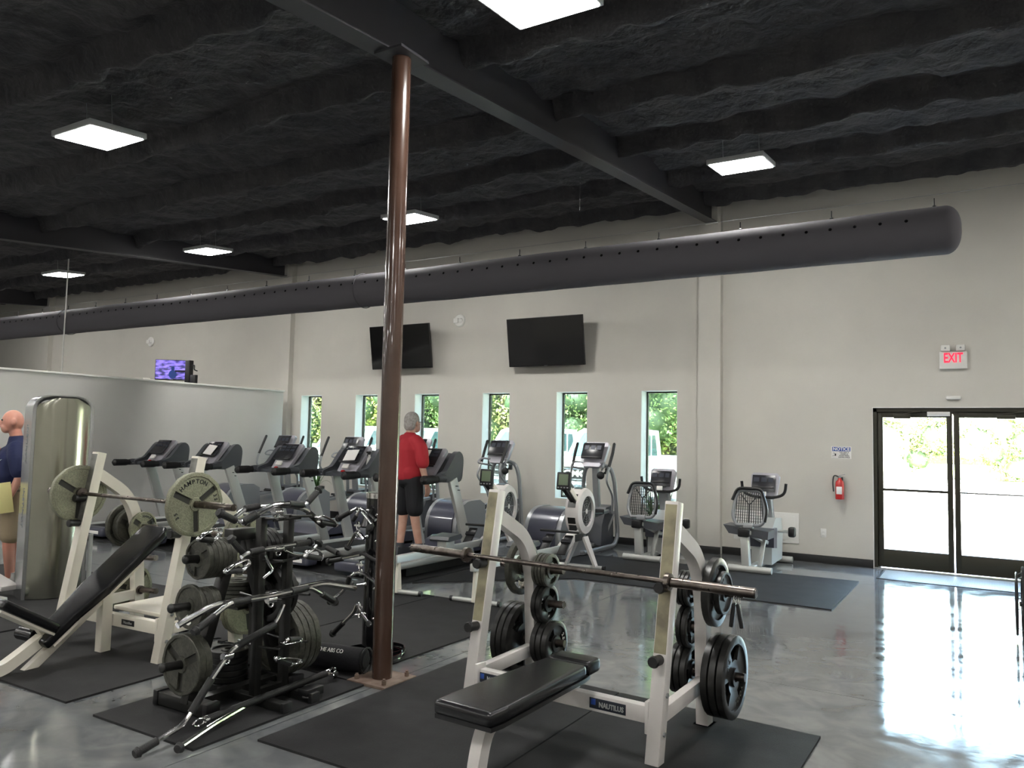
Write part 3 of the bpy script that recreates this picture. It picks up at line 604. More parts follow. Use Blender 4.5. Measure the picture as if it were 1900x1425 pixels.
# ================================================================ ROWERS
def rower(lab, x, y, rz):
    t = thing('rowing_machine', lab, 'rower', (x, y, 0), rz, 'two rowing machines')
    C = (0, 0, .715)
    G().lathe([(.285, -.085), (.29, -.06), (.29, .05), (.275, .085), (.19, .10), (.185, .07), (.185, -.07), (.19, -.09)], C, (1, 0, 0), 36).build('flywheel_housing', 'white', t)
    G().lathe([(.0, -.075), (.2, -.075), (.2, .072), (.0, .078)], C, (1, 0, 0), 32).build('grille', 'black', t)
    g = G()
    for k in range(8):
        a = k*PI/4; g.bar((.082, .03*math.cos(a), .715+.03*math.sin(a)), (.078, .19*math.cos(a), .715+.19*math.sin(a)), .006, .006)
    for r in (.07, .10, .13, .16): g.tube([(.08, r*math.cos(k*PI/12), .715+r*math.sin(k*PI/12)) for k in range(24)], .003, 4, closed=True)
    tag(g.build('grille_wire', 'silverd', t), kind='stuff'); G().lathe([(.03, .07), (.03, .085), (0, .087)], C, (1, 0, 0), 16).build('hub', 'plastic', t)
    g = G()
    for k in range(18):
        a = k*PI/9
        if k % 3: g.obox((0, .291*math.cos(a), .715+.291*math.sin(a)), (.10, .08, .006), Matrix.Rotation(a-PI/2, 3, 'X'))
    tag(g.build('perforated_band', 'steelb', t), kind='stuff')
    for s in (-1, 1): G().prism([(-.04, 0), (.04, 0), (.07, .36), (-.07, .36)], (s*.20, .0, .035), (0, 1, 0), (-s*.42, 0, 1), .03).build('front_leg', 'white', t)
    G().cyl((-.30, 0, .035), (.30, 0, .035), .025).build('front_foot', 'silver', t)
    for s in (-1, 1): G().cyl((s*.30, 0, .035), (s*.335, 0, .035), .028).build('end_cap', 'black', t)
    G().box(-.06, .06, -.30, -.02, .36, .46, .02).bar((0, -.20, .40), (0, -.22, .90), .10, .07, .01).build('main_body', 'black', t)
    G().bar((0, -.10, .50), (0, -.55, .30), .11, .10, .01).build('chain_box', 'white', t)
    G().bar((0, -.50, .31), (0, -2.62, .36), .055, .075, .006).build('monorail', 'silver', t)
    G().prism([(-.05, 0), (.05, 0), (.02, .30), (-.02, .30)], (-.015, -2.55, .03), (0, 1, 0), (0, 0, 1), .03).build('rear_leg', 'cream', t)
    G().cyl((-.25, -2.55, .035), (.25, -2.55, .035), .023).build('rear_foot', 'silver', t)
    for s in (-1, 1): G().cyl((s*.25, -2.55, .035), (s*.28, -2.55, .035), .026).build('end_cap', 'black', t)
    s_ = G().prism([(-.17, 0), (-.15, .035), (.13, .045), (.17, .01), (.14, -.015), (-.15, -.02)], (-.12, -1.55, .46), (0, 1, 0), (0, 0, 1), .24).build('seat', 'greyp', t)
    G().box(-.06, .06, -1.65, -1.45, .35, .45, .01).build('seat_carriage', 'silver', t)
    for s in (-1, 1):
        G().obox((s*.12, -.72, .38), (.11, .30, .02), Matrix.Rotation(math.radians(40), 3, 'X'), .008).build('footrest', 'black', t)
        G().obox((s*.12, -.70, .42), (.125, .05, .03), Matrix.Rotation(math.radians(40), 3, 'X'), .008).build('foot_strap', 'cloth', t)
    G().cyl((-.25, -.62, .52), (.25, -.62, .52), .015).build('handle', 'grip', t)
    G().bar((.0, -.18, .82), (0, -.50, 1.02), .06, .06, .008).build('monitor_arm', 'black', t); G().bar((.045, -.15, .82), (.045, -.42, 1.00), .02, .06, .004).build('arm_plate', 'cream', t)
    R = Matrix.Translation((0, -.52, 1.10)) @ Matrix.Rotation(math.radians(-8), 4, 'X')
    G(R).box(-.09, .09, -.02, .03, -.10, .11, .012).build('monitor', 'black', t); G(R).box(-.06, .06, -.024, -.019, -.045, .085).build('lcd', 'greenlcd', t)
    for k in range(4): G(R).obox((-.06+.04*k, -.023, -.075), (.022, .005, .014), None, .002).build('button', 'silverd', t)
    return t
rower('grey rowing machine in front of the fifth slit window', -4.44, 8.95, .06)
rower('grey rowing machine half hidden behind the flat bench upright', -5.52, 8.85, .135)
# ================================================================ RECUMBENT BIKES
def bike(lab, x, y):
    t = thing('recumbent_bike', lab, 'bike', (x, y, 0), 0, 'two recumbent bikes')
    G().cyl((-.265, 0, .05), (.265, 0, .05), .042).build('rear_foot', 'silver', t)
    G().cyl((-.06, 1.18, .05), (.26, 1.18, .05), .042).cyl((-.26, 1.18, .05), (-.06, 1.18, .05), .042).build('front_foot', 'silver', t)
    G().bar((.0, .0, .06), (.02, 1.15, .07), .09, .06, .012).build('floor_beam', 'silver', t)
    G().bar((-.05, .03, .06), (-.08, .06, .52), .10, .10, .012).build('seat_post', 'silver', t)
    G().bar((.07, .20, .06), (.10, .30, .40), .055, .04, .008).build('strut', 'silver', t)
    G().bar((-.03, .0, .50), (.10, .42, .34), .07, .05, .008).build('seat_rail', 'silver', t)
    G().box(-.14, .0, -.06, .10, .44, .55, .02).build('rail_end', 'black', t)
    G().prism([(-.34, .575), (.22, .52), (.21, .42), (-.27, .47)], (-.0, .02, .0), (1, 0, 0), (0, 0, 1), -.34).build('seat_pan', 'greyp', t)
    # mesh back
    out = [(-.15, .0), (.15, .0), (.205, .10), (.175, .35), (.12, .43), (-.12, .43), (-.175, .35), (-.205, .10)]
    cx, cy = -.02, .20; B = Matrix.Translation((-.02, .02, .585)) @ Matrix.Rotation(math.radians(-8), 4, 'X')
    G(B).tube(bend([(p[0], 0, p[1]) for p in out]+[(out[0][0], 0, out[0][1])], .06, 4), .022, 10, closed=True).build('back_frame', 'silverd', t)
    g = G(B)
    def wdt(z): return .185 if z < .1 else .185-(z-.1)*.18
    z = .05
    k = 0
    while z < .40:
        w_ = wdt(z); g.bar((-w_, .01, z), (w_, .01, z), .010, .004)
        z += .036; k += 1
    for q in range(-6, 7): g.bar((q*.028, .01, .01), (q*.026, .01, .42), .010, .004)
    g.bar((0, .0, .02), (0, 0, .25), .02, .01).bar((0, 0, .25), (-.11, 0, .38), .02, .01).bar((0, 0, .25), (.11, 0, .38), .02, .01)
    tag(g.build('back_mesh', 'black', t), kind='stuff')
    G(B).tube(bend([(-.21, -.03, .30), (-.15, -.035, .455), (.15, -.035, .455), (.23, -.03, .20), (.20, -.02, .05)], .06, 4), .018, 8).build('back_rim', 'black', t); G(B).box(-.06, .06, -.04, .03, -.04, .03, .01).build('back_bracket', 'silverd', t)
    # body and mast
    G().prism([(.45, .06), (1.02, .08), (1.06, .42), (.98, .62), (.66, .64), (.46, .50)], (-.10, 0, 0), (0, 1, 0), (0, 0, 1), .26).build('body_shroud', 'silver', t, 50)
    G().prism([(.43, .28), (.60, .26), (.60, .52), (.44, .52)], (-.13, 0, 0), (0, 1, 0), (0, 0, 1), .32).build('body_trim', 'purple', t)
    G().bar((.03, .84, .55), (.01, .74, 1.02), .15, .12, .03).build('mast', 'silverd', t)
    G().tube(bend([(-.27, .62, 1.10), (-.26, .64, .95), (-.13, .68, .90), (.15, .68, .90), (.28, .64, .95), (.30, .62, 1.09)], .07, 5), .019, 10).build('handlebar', 'grip', t)
    R = Matrix.Translation((.0, .70, 1.06)) @ Matrix.Rotation(math.radians(-20), 4, 'X')
    G(R).prism([(-.12, -.17), (.12, -.17), (.165, -.13), (.185, .14), (.155, .175), (-.155, .175), (-.185, .14), (-.165, -.13)], (0, .03, 0), (1, 0, 0), (0, 0, 1), -.055).build('display_bezel', 'greyl', t)
    f = G(R).box(-.15, .15, -.032, -.024, -.10, .125, .004).build('display', 'lcd', t)
    g = G(R)
    for i in range(2): g.box(-.13+.10*i, -.06+.10*i, -.035, -.031, .03, .09)
    g.box(.06, .12, -.035, -.031, .03, .09); tag(g.build('readout', 'badge', f), kind='stuff')
    G(R).box(-.13, .13, -.045, -.026, -.055, -.035, .003).build('shelf', 'black', t); G(R).box(-.045, .045, -.04, -.02, -.165, -.10, .012).build('keypad', 'plastic', t)
    G().cyl((.14, .80, .46), (.30, .80, .46), .022).bar((.30, .80, .46), (.24, .80, .46), .04, .04).build('crank', 'silver', t)
    G().obox((.34, .78, .46), (.09, .10, .13), None, .025).build('pedal', 'black', t)
    G().cyl((-.14, .80, .36), (-.22, .80, .36), .022).build('crank', 'silver', t); G().obox((-.27, .78, .36), (.09, .10, .12), None, .025).build('pedal', 'black', t)
    return t
bike('recumbent bike with a mesh back before the sixth slit window', -4.05, 10.02)
bike('recumbent bike nearest the doors in front of the access panel', -2.62, 10.0)
# ================================================================ plants
def plant(lab, x, y, n, L, z0=.3):
    t = thing('potted_plant', lab, 'plant', (x, y, 0)); G().lathe([(.0, 0), (.10, 0), (.14, z0), (.13, z0), (.12, z0-.03), (0, z0-.03)]).build('pot', 'pot', t)
    for k in range(n):
        a = random.random()*6.28; l = L*random.uniform(.7, 1.1); sp = random.uniform(.35, .9); vs = []; fs = []
        for i in range(8):
            u = i/7; r = .03+l*.6*u*sp; z = z0+l*(1.35*u*(1.35-sp)-u*u*(.9*sp)); wd = .018*(1-u)**.6+.002
            c = Vector((r*math.cos(a), r*math.sin(a), z)); s_ = Vector((-math.sin(a), math.cos(a), 0))*wd; vs += [c-s_, c+Vector((0, 0, -.004)), c+s_]
            if i: q = 3*i; fs += [(q-3, q-2, q+1, q), (q-2, q-1, q+2, q+1)]
        G().add(vs, fs).build('leaf', 'leafdark', t)
plant('spider plant in a dark pot behind the first recumbent bike', -4.3, 11.1, 26, .6, .42)
plant('dark leafed plant standing in front of the second slit window', -11.0, 10.95, 18, .5, .62)
# ================================================================ WHEELCHAIR at the right edge
t = thing('wheelchair', 'black wheelchair at the right edge in front of the doors', 'wheelchair', (.47, 8.02, 0))
for s in (-1, 1):
    xx = s*.29
    wl = G().tube([(xx, .3*math.cos(k*PI/18), .3+.3*math.sin(k*PI/18)) for k in range(36)], .014, 8, closed=True).build('wheel', 'tyre', t)
    G().tube([(xx+s*.05, .255*math.cos(k*PI/18), .3+.255*math.sin(k*PI/18)) for k in range(36)], .009, 8, closed=True).build('hand_rim', 'black', wl)
    g = G()
    for k in range(16): a = k*PI/8; g.cyl((xx+s*.01*(k % 2), .02*math.cos(a), .3+.02*math.sin(a)), (xx, .29*math.cos(a), .3+.29*math.sin(a)), .0015, seg=4)
    for k in range(6): a = k*PI/3; g.cyl((xx, .29*math.cos(a), .3+.29*math.sin(a)), (xx+s*.05, .255*math.cos(a), .3+.255*math.sin(a)), .004, seg=5)
    tag(g.build('spoke', 'silverd', wl), kind='stuff'); G().cyl((xx-s*.05, 0, .3), (xx+s*.03, 0, .3), .02).build('hub', 'black', wl)
    G().tube(bend([(s*.23, -.22, .86), (s*.23, -.12, .84), (s*.23, -.10, .12)], .05), .012).tube(bend([(s*.23, -.1, .45), (s*.23, .38, .45), (s*.23, .50, .12)], .06), .012).tube([(s*.23, -.1, .2), (s*.23, .4, .2)], .012).tube(bend([(s*.23, -.1, .66), (s*.23, .28, .66), (s*.23, .28, .46)], .05), .011).build('side_frame', 'black', t)
    G().box(s*.23-.02, s*.23+.02, -.06, .22, .665, .69, .01).build('armrest', 'cloth', t); G().cyl((s*.23, -.22, .86), (s*.23, -.32, .86), .018).build('push_handle', 'grip', t)
    G().tube([(s*.21, .42+.07*math.cos(k*PI/8), .08+.07*math.sin(k*PI/8)) for k in range(16)], .012, 6, closed=True).build('caster', 'tyre', t)
    G().box(s*.06, s*.20, .5, .64, .10, .12, .005).build('footplate', 'black', t)
G().box(-.22, .22, -.1, .36, .44, .47, .01).build('seat', 'cloth', t); G().box(-.22, .22, -.12, -.095, .50, .82, .01).build('backrest', 'cloth', t)
# ================================================================ WEIGHT PLATES
PM = {}
def plate_mesh(r, th, kind, m):
    key = (r, th, kind, m)
    if key in PM: return PM[key]
    h = th/2
    if kind == 'grip':   # three cut-out hand grips, chunky rim
        R_ = [.0255, .05, .052, r*.40, r*.42, r*.78, r*.80, r*.94, r]; H = [h, h, h*.45, h*.45, h*.5, h*.5, h, h, h*.8]; hole = (4, 5)
    elif kind == 'deep':   # deep dish with three recessed arms
        R_ = [.0255, .045, .050, r*.86, r*.88, r*.97, r]; H = [h*.95, h*.95, h*.66, h*.66, h, h, h*.85]; hole = None
    else:
        R_ = [.0255, .045, .048, r*.82, r*.86, r*.97, r]; H = [h, h, h*.5, h*.5, h, h, h*.8]; hole = None
    ang = []; sol = []
    hw = math.radians(26) if kind == 'grip' else (math.asin(min(.9, (.024 if kind == 'deep' else .02)/(r*.5))))
    step = 30
    for k in range(3):
        c = k*2*PI/3 + .35
        for q in np.linspace(-hw, hw, 5 if kind == 'grip' else 3): ang.append(c+q); sol.append(0)
        if kind == 'deep': ang[-3] -= .0; 
        gap = 2*PI/3-2*hw
        for q in np.linspace(0, 1, 7)[1:-1]: ang.append(c+hw+gap*q); sol.append(1)
    n = len(ang); vs = []; fs = []; nr = len(R_)
    A = ang; 
    # duplicate angular columns at recess edges for crisp steps
    AC = None
    if kind == 'deep':
        A2 = []; rec = []
        for i, a in enumerate(A):
            first = sol[i] == 0 and sol[i-1] == 1; last = sol[i] == 0 and sol[(i+1) % n] == 1
            if first: A2 += [a-.012, a]; rec += [0, 1]
            elif last: A2 += [a, a+.012]; rec += [1, 0]
            else: A2.append(a); rec.append(1 if sol[i] == 0 else 0)
        A = A2; n = len(A)
    else: rec = [0]*n
    for side in (1, -1):
        for i, a in enumerate(A):
            for j in range(nr):
                hh = H[j]; aa = a
                if kind == 'deep' and any(abs(a-(c_*2*PI/3+.35)) < hw+.02 for c_ in range(3)):
                    c0 = min((c_*2*PI/3+.35 for c_ in range(3)), key=lambda c_: abs(a-c_)); aa = c0 + (a-c0)/hw*math.asin(min(.8, .021/max(R_[j], .05)))
                if rec[i] and j in (2, 3): hh = h*.06
                vs.append((R_[j]*math.cos(aa), R_[j]*math.sin(aa), side*hh))
    def ishole(i, j):
        if hole is None or j != hole[0]: return False
        return sol[i % n] == 0 and sol[(i+1) % n] == 0
    I = lambda s, i, j: s*n*nr + (i % n)*nr + j
    dark = []
    for i in range(n):
        for j in range(nr-1):
            if ishole(i, j):
                fs += [(I(0, i, j), I(0, i+1, j), I(1, i+1, j), I(1, i, j)), (I(0, i, j+1), I(1, i, j+1), I(1, i+1, j+1), I(0, i+1, j+1))]
                if not ishole(i-1, j): fs.append((I(0, i, j), I(1, i, j), I(1, i, j+1), I(0, i, j+1)))
                if not ishole(i+1, j): fs.append((I(0, i+1, j), I(0, i+1, j+1), I(1, i+1, j+1), I(1, i+1, j)))
            else:
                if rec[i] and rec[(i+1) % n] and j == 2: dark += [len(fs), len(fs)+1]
                fs += [(I(0, i, j), I(0, i, j+1), I(0, i+1, j+1), I(0, i+1, j)), (I(1, i, j), I(1, i+1, j), I(1, i+1, j+1), I(1, i, j+1))]
        fs += [(I(0, i, 0), I(0, i+1, 0), I(1, i+1, 0), I(1, i, 0)), (I(0, i, nr-1), I(1, i, nr-1), I(1, i+1, nr-1), I(0, i+1, nr-1))]
    g = G(); g.add(vs, fs); me = g.mesh('weight_plate', m, 30)
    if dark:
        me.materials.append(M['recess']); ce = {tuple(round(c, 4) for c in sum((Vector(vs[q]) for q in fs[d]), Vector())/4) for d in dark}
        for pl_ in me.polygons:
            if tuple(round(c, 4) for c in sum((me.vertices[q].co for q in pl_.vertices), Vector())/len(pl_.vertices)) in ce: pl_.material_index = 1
    PM[key] = me; return me
def plate(r, th, kind, m, c, ax, label, group, roll=0, words=None):
    o = link('weight_plate', plate_mesh(r, th, kind, m)); ax = Vector(ax).normalized()
    up = Vector((0, 0, 1)) if abs(ax.z) < .9 else Vector((0, 1, 0)); x = up.cross(ax).normalized(); y = ax.cross(x)
    R = Matrix((x, y, ax)).transposed() @ Matrix.Rotation(roll, 3, 'Z')
    mw = R.to_4x4(); mw.translation = Vector(c); o.matrix_world = mw; tag(o, label, 'weight', group)
    if words:
        ri = Matrix.Rotation(-roll, 3, 'Z')
        for (s, sz, a, rad, cm) in words:
            # letters set along an arc
            n = len(s); da = sz*.82/rad
            for k, ch in enumerate(s):
                t = a - (k-(n-1)/2)*da; p = Vector((rad*math.cos(t), rad*math.sin(t), th/2*(.64 if kind == 'deep' else .55)))
                u = Vector((math.sin(t), -math.cos(t), 0)); v = Vector((math.cos(t), math.sin(t), 0))
                text(ch, sz, cm, ri @ p, ri @ u, ri @ v, o, 'letter', .002, bold=.0012)
    return o
ORD = {1: ['single'], 2: ['outer', 'inner'], 3: ['outermost', 'middle', 'innermost'], 4: ['outermost', 'second', 'third', 'innermost'], 5: ['outermost', 'second', 'middle', 'fourth', 'innermost'], 6: ['outermost', 'second', 'third', 'fourth', 'fifth', 'innermost'], 7: ['outermost', 'second', 'third', 'fourth', 'fifth', 'sixth', 'innermost']}
def stack(base, ax, sizes, th, kind, m, desc, where, group, words=None, gap=.002, rolls=None):
    """plates along a peg from the post outwards; sizes run inner to outer"""
    base = Vector(base); ax = Vector(ax).normalized(); d = 0; n = len(sizes)
    for k, r in enumerate(sizes):
        t_ = th[k] if isinstance(th, (list, tuple)) else th
        kd = kind[k] if isinstance(kind, (list, tuple)) else kind
        c = base + ax*(d+t_/2); d += t_+gap
        od = ORD[n][n-1-k]
        plate(r, t_, kd, m, c, ax, '%s %s plate of the %s' % (od, desc, where) if n > 1 else '%s plate on the %s' % (desc, where), group, (rolls or [.3*k])[k % len(rolls or [0])] if rolls else random.uniform(0, 6), words if k == n-1 else None)
    return d
# ================================================================ PRESS BENCH RACKS
def press_rack(name, label, o, rz, w, s, h, d, paint, wear, wz, badge, hooks, pegs):
    t = thing(name, label, 'bench', (*o, 0), rz, None)
    f = lambda z: s*z/h
    for q in (-1, 1):
        x = q*w/2
        up = G().bar((x, 0, .0), (x, s, h), .075, .075, .005, side=(1, 0, 0)).build('upright', paint, t)
        G().bar((x, f(wz)-.038, wz), (x, f(h-.01)-.038, h-.01), .064, .004, side=(1, 0, 0)).build('wear_plate', wear, up)
        G().box(x-.045, x+.045, -.06, .06, 0, .008).build('foot_plate', paint, t)
        # swept rear leg
        P = bend([(x, d, 0), (x, d-.05, h*.60), (x, d-.16, h*.76), (x, f(h*.86)+.03, h*.88)], .16, 7)
        g = G()
        vs = []; fs = []
        for i, p in enumerate(P):
            t_ = (P[min(i+1, len(P)-1)]-P[max(i-1, 0)]).normalized(); nn = Vector((0, -t_.z, t_.y)).normalized()*.042
            for a, b_ in ((-.034, -1), (.034, -1), (.034, 1), (-.034, 1)): vs.append(p+Vector((a, 0, 0))+nn*b_)
            if i:
                k = 4*i
                for a in range(4): fs.append((k-4+a, k-4+(a+1) % 4, k+(a+1) % 4, k+a))
        fs += [(0, 1, 2, 3), tuple(4*(len(P)-1)+a for a in (3, 2, 1, 0))]
        g.add(vs, fs).build('rear_leg', paint, t, 30)
        G().box(x-.05, x+.05, d-.06, d+.06, 0, .012).build('rear_foot', 'black', t)
        G().bar((x, f(.24)+.03, .225), (x, d-.05, .245), .05, .075, .004, side=(1, 0, 0)).build('side_brace', paint, t)
        for z in (.15, .33): G().cyl((x+q*.036, f(z), z), (x+q*.046, f(z), z), .013, seg=6).build('bolt', 'silverd', t)
        for z in hooks:
            G().cyl((x, f(z)-.03, z), (x, f(z)-.11, z+.005), .026).cyl((x, f(z)-.11, z+.005), (x, f(z)-.125, z+.006), .031, .026).build('bar_hook', 'black', t)
    G().bar((-w/2, .055, .225), (w/2, .055, .225), .055, .085, .004, side=(0, 1, 0)).build('crossbeam', paint, t)
    for q in (-1, 1): G().box(q*(w/2-.045)-.01, q*(w/2-.045)+.01, -.0, .085, .14, .30, .004).build('bracket', paint, t)
    for (x, z, q) in pegs:
        yy = d-.05*z/(h*.6)-.0
        G().cyl((x, yy, z), (x+q*.205, yy, z+.01), .0235, seg=16).cyl((x, yy, z), (x+q*.022, yy, z), .035).build('storage_peg', 'bar', t)
    return t
O1 = (-2.043, 3.846); RZ1 = -.045; W1, S1, H1, D1 = 1.149, .236, 1.282, .698
B1 = press_rack('flat_bench_rack', 'white flat bench press rack with brass wear plates and black pad', O1, RZ1, W1, S1, H1, D1, 'white', 'wear', .53, 1, (.855, .50),
    [(q*(W1/2)+q*dq*.034, z, q*dq) for q in (-1, 1) for dq in (1, -1) for z in (.76, .545, .30) if not (dq == 1 and z == .545)])
def L1(u, v, z): c, s = math.cos(RZ1), math.sin(RZ1); return Vector((O1[0]+c*u-s*v, O1[1]+s*u+c*v, z))
# badges
for bx, nm in ((.30, 'right'), (-.42, 'left')):
    bd = G().box(bx-.105, bx+.105, .0245, .0275, .198, .252, .001).build('name_badge', 'badge', B1)
    text('NAUTILUS', .036, 'silver', (bx+.022, .0238, .222), (1, 0, 0), (0, 0, 1), bd, bold=.001, sx=.85); G().obox((bx-.082, .0235, .232), (.026, .003, .03), None, .001).build('logo_mark', 'blue', bd)
# pad, spine and front leg (pad centre sits slightly right of the rack centre)
px = .075
def padbox(g, x0, x1, y0, y1, z0, z1, r): return g.box(x0, x1, y0, y1, z0, z1, r)
G().prism([(-.155, -.92), (.155, -.92), (.165, -.84), (.135, -.05), (.125, .02), (-.125, .02), (-.135, -.05), (-.165, -.84)], (px, 0, .345), (1, 0, 0), (0, 1, 0), .02).build('pad_board', 'black', B1)
bm = bmesh.new()
def rounded_pad(poly, z0, z1, bev, mtx=None):
    bm = bmesh.new(); vb = [bm.verts.new((x, y, z0)) for x, y in poly]; f = bm.faces.new(vb)
    r = bmesh.ops.extrude_face_region(bm, geom=[f]); [setattr(v.co, 'z', z1) for v in r['geom'] if isinstance(v, bmesh.types.BMVert)]
    bmesh.ops.recalc_face_normals(bm, faces=bm.faces); ed = [e for e in bm.edges]
    bmesh.ops.bevel(bm, geom=ed, offset=bev, segments=4, affect='EDGES', profile=.6)
    bm.verts.index_update(); g = G(mtx); g.add([v.co.copy() for v in bm.verts], [tuple(v.index for v in f.verts) for f in bm.faces]); bm.free(); return g
pad = rounded_pad([(px-.16, -.93), (px+.16, -.93), (px+.165, -.80), (px+.13, -.02), (px-.13, -.02), (px-.165, -.80)], .362, .428, .026).build('pad', 'vinyl', B1, 40)
rounded_pad([(px-.133, .0), (px+.133, .0), (px+.127, .14), (px-.127, .14)], .360, .434, .026).build('head_pad', 'vinyl', B1, 40)
G().bar((px, -.75, .315), (px, .10, .30), .05, .07, .004, side=(1, 0, 0)).build('spine', 'white', B1)
P = smooth([(px, -.60, .325), (px, -.74, .28), (px, -.80, .14), (px, -.81, .0)], 5); vs = []; fs = []
for i, p in enumerate(P):
    t_ = (P[min(i+1, len(P)-1)]-P[max(i-1, 0)]).normalized(); nn = Vector((0, -t_.z, t_.y)).normalized()*.035
    for a, b_ in ((-.03, -1), (.03, -1), (.03, 1), (-.03, 1)): vs.append(p+Vector((a, 0, 0))+nn*b_)
    if i:
        for a in range(4): k = 4*i; fs.append((k-4+a, k-4+(a+1) % 4, k+(a+1) % 4, k+a))
fs += [(0, 1, 2, 3), tuple(4*(len(P)-1)+a for a in (3, 2, 1, 0))]
G().add(vs, fs).build('front_leg', 'white', B1, 30)
def barbell(label, c, rz, length=2.2, dz=0):
    t = thing('barbell', label, 'barbell', c, rz); h = length/2
    G().cyl((-.655, 0, 0), (.655, 0, 0), .0145).build('shaft', 'bar', t)
    for s in (-1, 1): G().cyl((s*.40, 0, 0), (s*.12, 0, 0), .0152).build('knurl', 'bar', t)
    for s in (-1, 1):
        G().cyl((s*.675, 0, 0), (s*h, 0, 0), .025, seg=24).cyl((s*(h-.001), 0, 0), (s*(h+.004), 0, 0), .021).build('sleeve', 'bar', t)
        G().lathe([(.026, 0), (.044, .002), (.044, .026), (.026, .03)], (s*.655-.014, 0, 0), (1, 0, 0), 24).build('collar', 'bar', t)
    return t
zb_ = .875+.032
p = L1(-.035, S1*zb_/H1-.093, zb_-.012); barbell('long steel barbell racked empty on the white flat bench', p, -.078)
def U1(v): return L1(v[0], v[1], v[2])-L1(0, 0, 0)
g1 = 'plates stored on the flat bench pegs'
def peg1(q, dq, z): return L1(q*W1/2+q*dq*.058, D1-.05*z/(H1*.6), z+.004), (q*dq*math.cos(RZ1), q*dq*math.sin(RZ1), .0)
# radial drop: plates hang on the peg by their hole
def hang(q, dq, z, sizes, th, kind, m, desc, where, words=None):
    b, a = peg1(q, dq, z); b = b + Vector((0, 0, -.002)); stack(b, a, sizes, th, kind, m, desc, where, g1, words)
hang(1, 1, .30, [.225, .225, .225], .042, 'grip', 'ironblack', 'big black grip', 'lower outside peg nearest the doors', [('45', .055, 2.4, .135, 'iron'), ('YORK', .04, -.95, .15, 'iron')])
hang(1, 1, .76, [.19, .12], [.045, .035], ['grip', 'plain'], 'ironblack', 'black', 'upper outside peg nearest the doors', [('35', .035, 2.0, .082, 'iron')])
hang(1, -1, .76, [.10, .10, .10], .022, 'grip', 'ironblack', 'small', 'upper inside peg of the bench upright nearest the doors')
hang(1, -1, .545, [.12, .12], .03, 'grip', 'ironblack', 'small', 'middle inside peg of the bench upright nearest the doors')
hang(1, -1, .30, [.14, .14, .14], .035, 'grip', 'ironblack', 'medium', 'lower inside peg of the bench upright nearest the doors')
hang(-1, 1, .30, [.225, .225, .225], .042, 'grip', 'ironblack', 'big black grip', 'lower outside peg nearest the brown post')
# the York plate faces the camera: it hangs on the outer side, its face seen between the legs
b, a = peg1(-1, 1, .76); stack(b, a, [.18], .04, 'grip', 'iron', 'lone grey lettered', 'upper outside peg nearest the brown post', g1)
for q, wds in ((PM[(.18, .04, 'grip', 'iron')], None),): pass
o = [x for x in bpy.data.objects if x.data == PM[(.18, .04, 'grip', 'iron')]][0]
mw = o.matrix_world.copy()
# its inner face (towards the post, i.e. towards the camera side) carries the name
inv = mw.inverted().to_3x3(); cc = mw.translation
ax = Vector((math.cos(RZ1), math.sin(RZ1), 0))
for k, ch in enumerate('YORK'):
    t_ = -PI/2 + (k-1.5)*.30; v_ = Vector((0, math.cos(t_), math.sin(t_)))*.115; 
    vv = -v_.normalized(); uu = vv.cross(ax).normalized()
    loc = v_+ax*.013; text(ch, .042, 'cream', inv @ loc, inv @ uu, inv @ vv, o, 'letter', .003, bold=.0015)
hang(-1, -1, .76, [.105]*4, .022, 'grip', 'iron', 'small grey', 'upper inside peg nearest the brown post')
hang(-1, -1, .545, [.122, .122], .035, 'grip', 'ironblack', 'small black', 'middle inside peg nearest the brown post', [('10', .03, 2.8, .09, 'white')])
hang(-1, -1, .30, [.14, .14, .14], .04, 'grip', 'ironblack', 'medium black', 'lower inside peg nearest the brown post', [('25', .035, .3, .095, 'white')])
# spring collars hanging at the right
t = thing('spring_collar', 'steel spring collar with two black grips hanging from the barbell end peg', 'collar', L1(W1/2+.19, D1-.065, .735))
G().tube([(.0+.0015*k, .027*math.cos(k*.7), .027*math.sin(k*.7)+.0) for k in range(24)], .003, 6).build('spring', 'chrome', t)
for s in (-1, 1): G().bar((.01+s*.01, 0, -.02), (.015+s*.03, 0, -.15), .022, .03, .006).build('handle', 'grip', t)
# ---------------- incline bench
O2 = (-5.516, 3.453); RZ2 = .053; W2, S2, H2, D2 = 1.15, .262, 1.417, .68
B2 = press_rack('incline_bench_rack', 'cream incline bench press rack with a tilted black pad', O2, RZ2, W2, S2, H2, D2, 'cream', 'weargrey', .88, 1, (1.06, .87),
    [(q*(W2/2)+q*dq*.034, z, q*dq) for q in (-1, 1) for dq in (1, -1) for z in (.80, .55, .28)])
def L2(u, v, z): c, s = math.cos(RZ2), math.sin(RZ2); return Vector((O2[0]+c*u-s*v, O2[1]+s*u+c*v, z))
bd = G().box(.20-.07, .20+.07, .024, .0275, .205, .245, .002).build('name_badge', 'black', B2)
text('Nautilus', .028, 'silver', (.20, .0235, .225), (1, 0, 0), (0, 0, 1), bd)
G().bar((0, -.02, 0), (0, -.02, .46), .07, .08, .005, side=(1, 0, 0)).box(-.055, .055, -.08, .03, 0, .01).build('centre_post', 'cream', B2)
rounded_pad([(-.10, .12), (W2/2-.07, .12), (W2/2-.07, D2-.06), (-.10, D2-.06)], .27, .30, .01).build('spotter_platform', 'cream', B2)
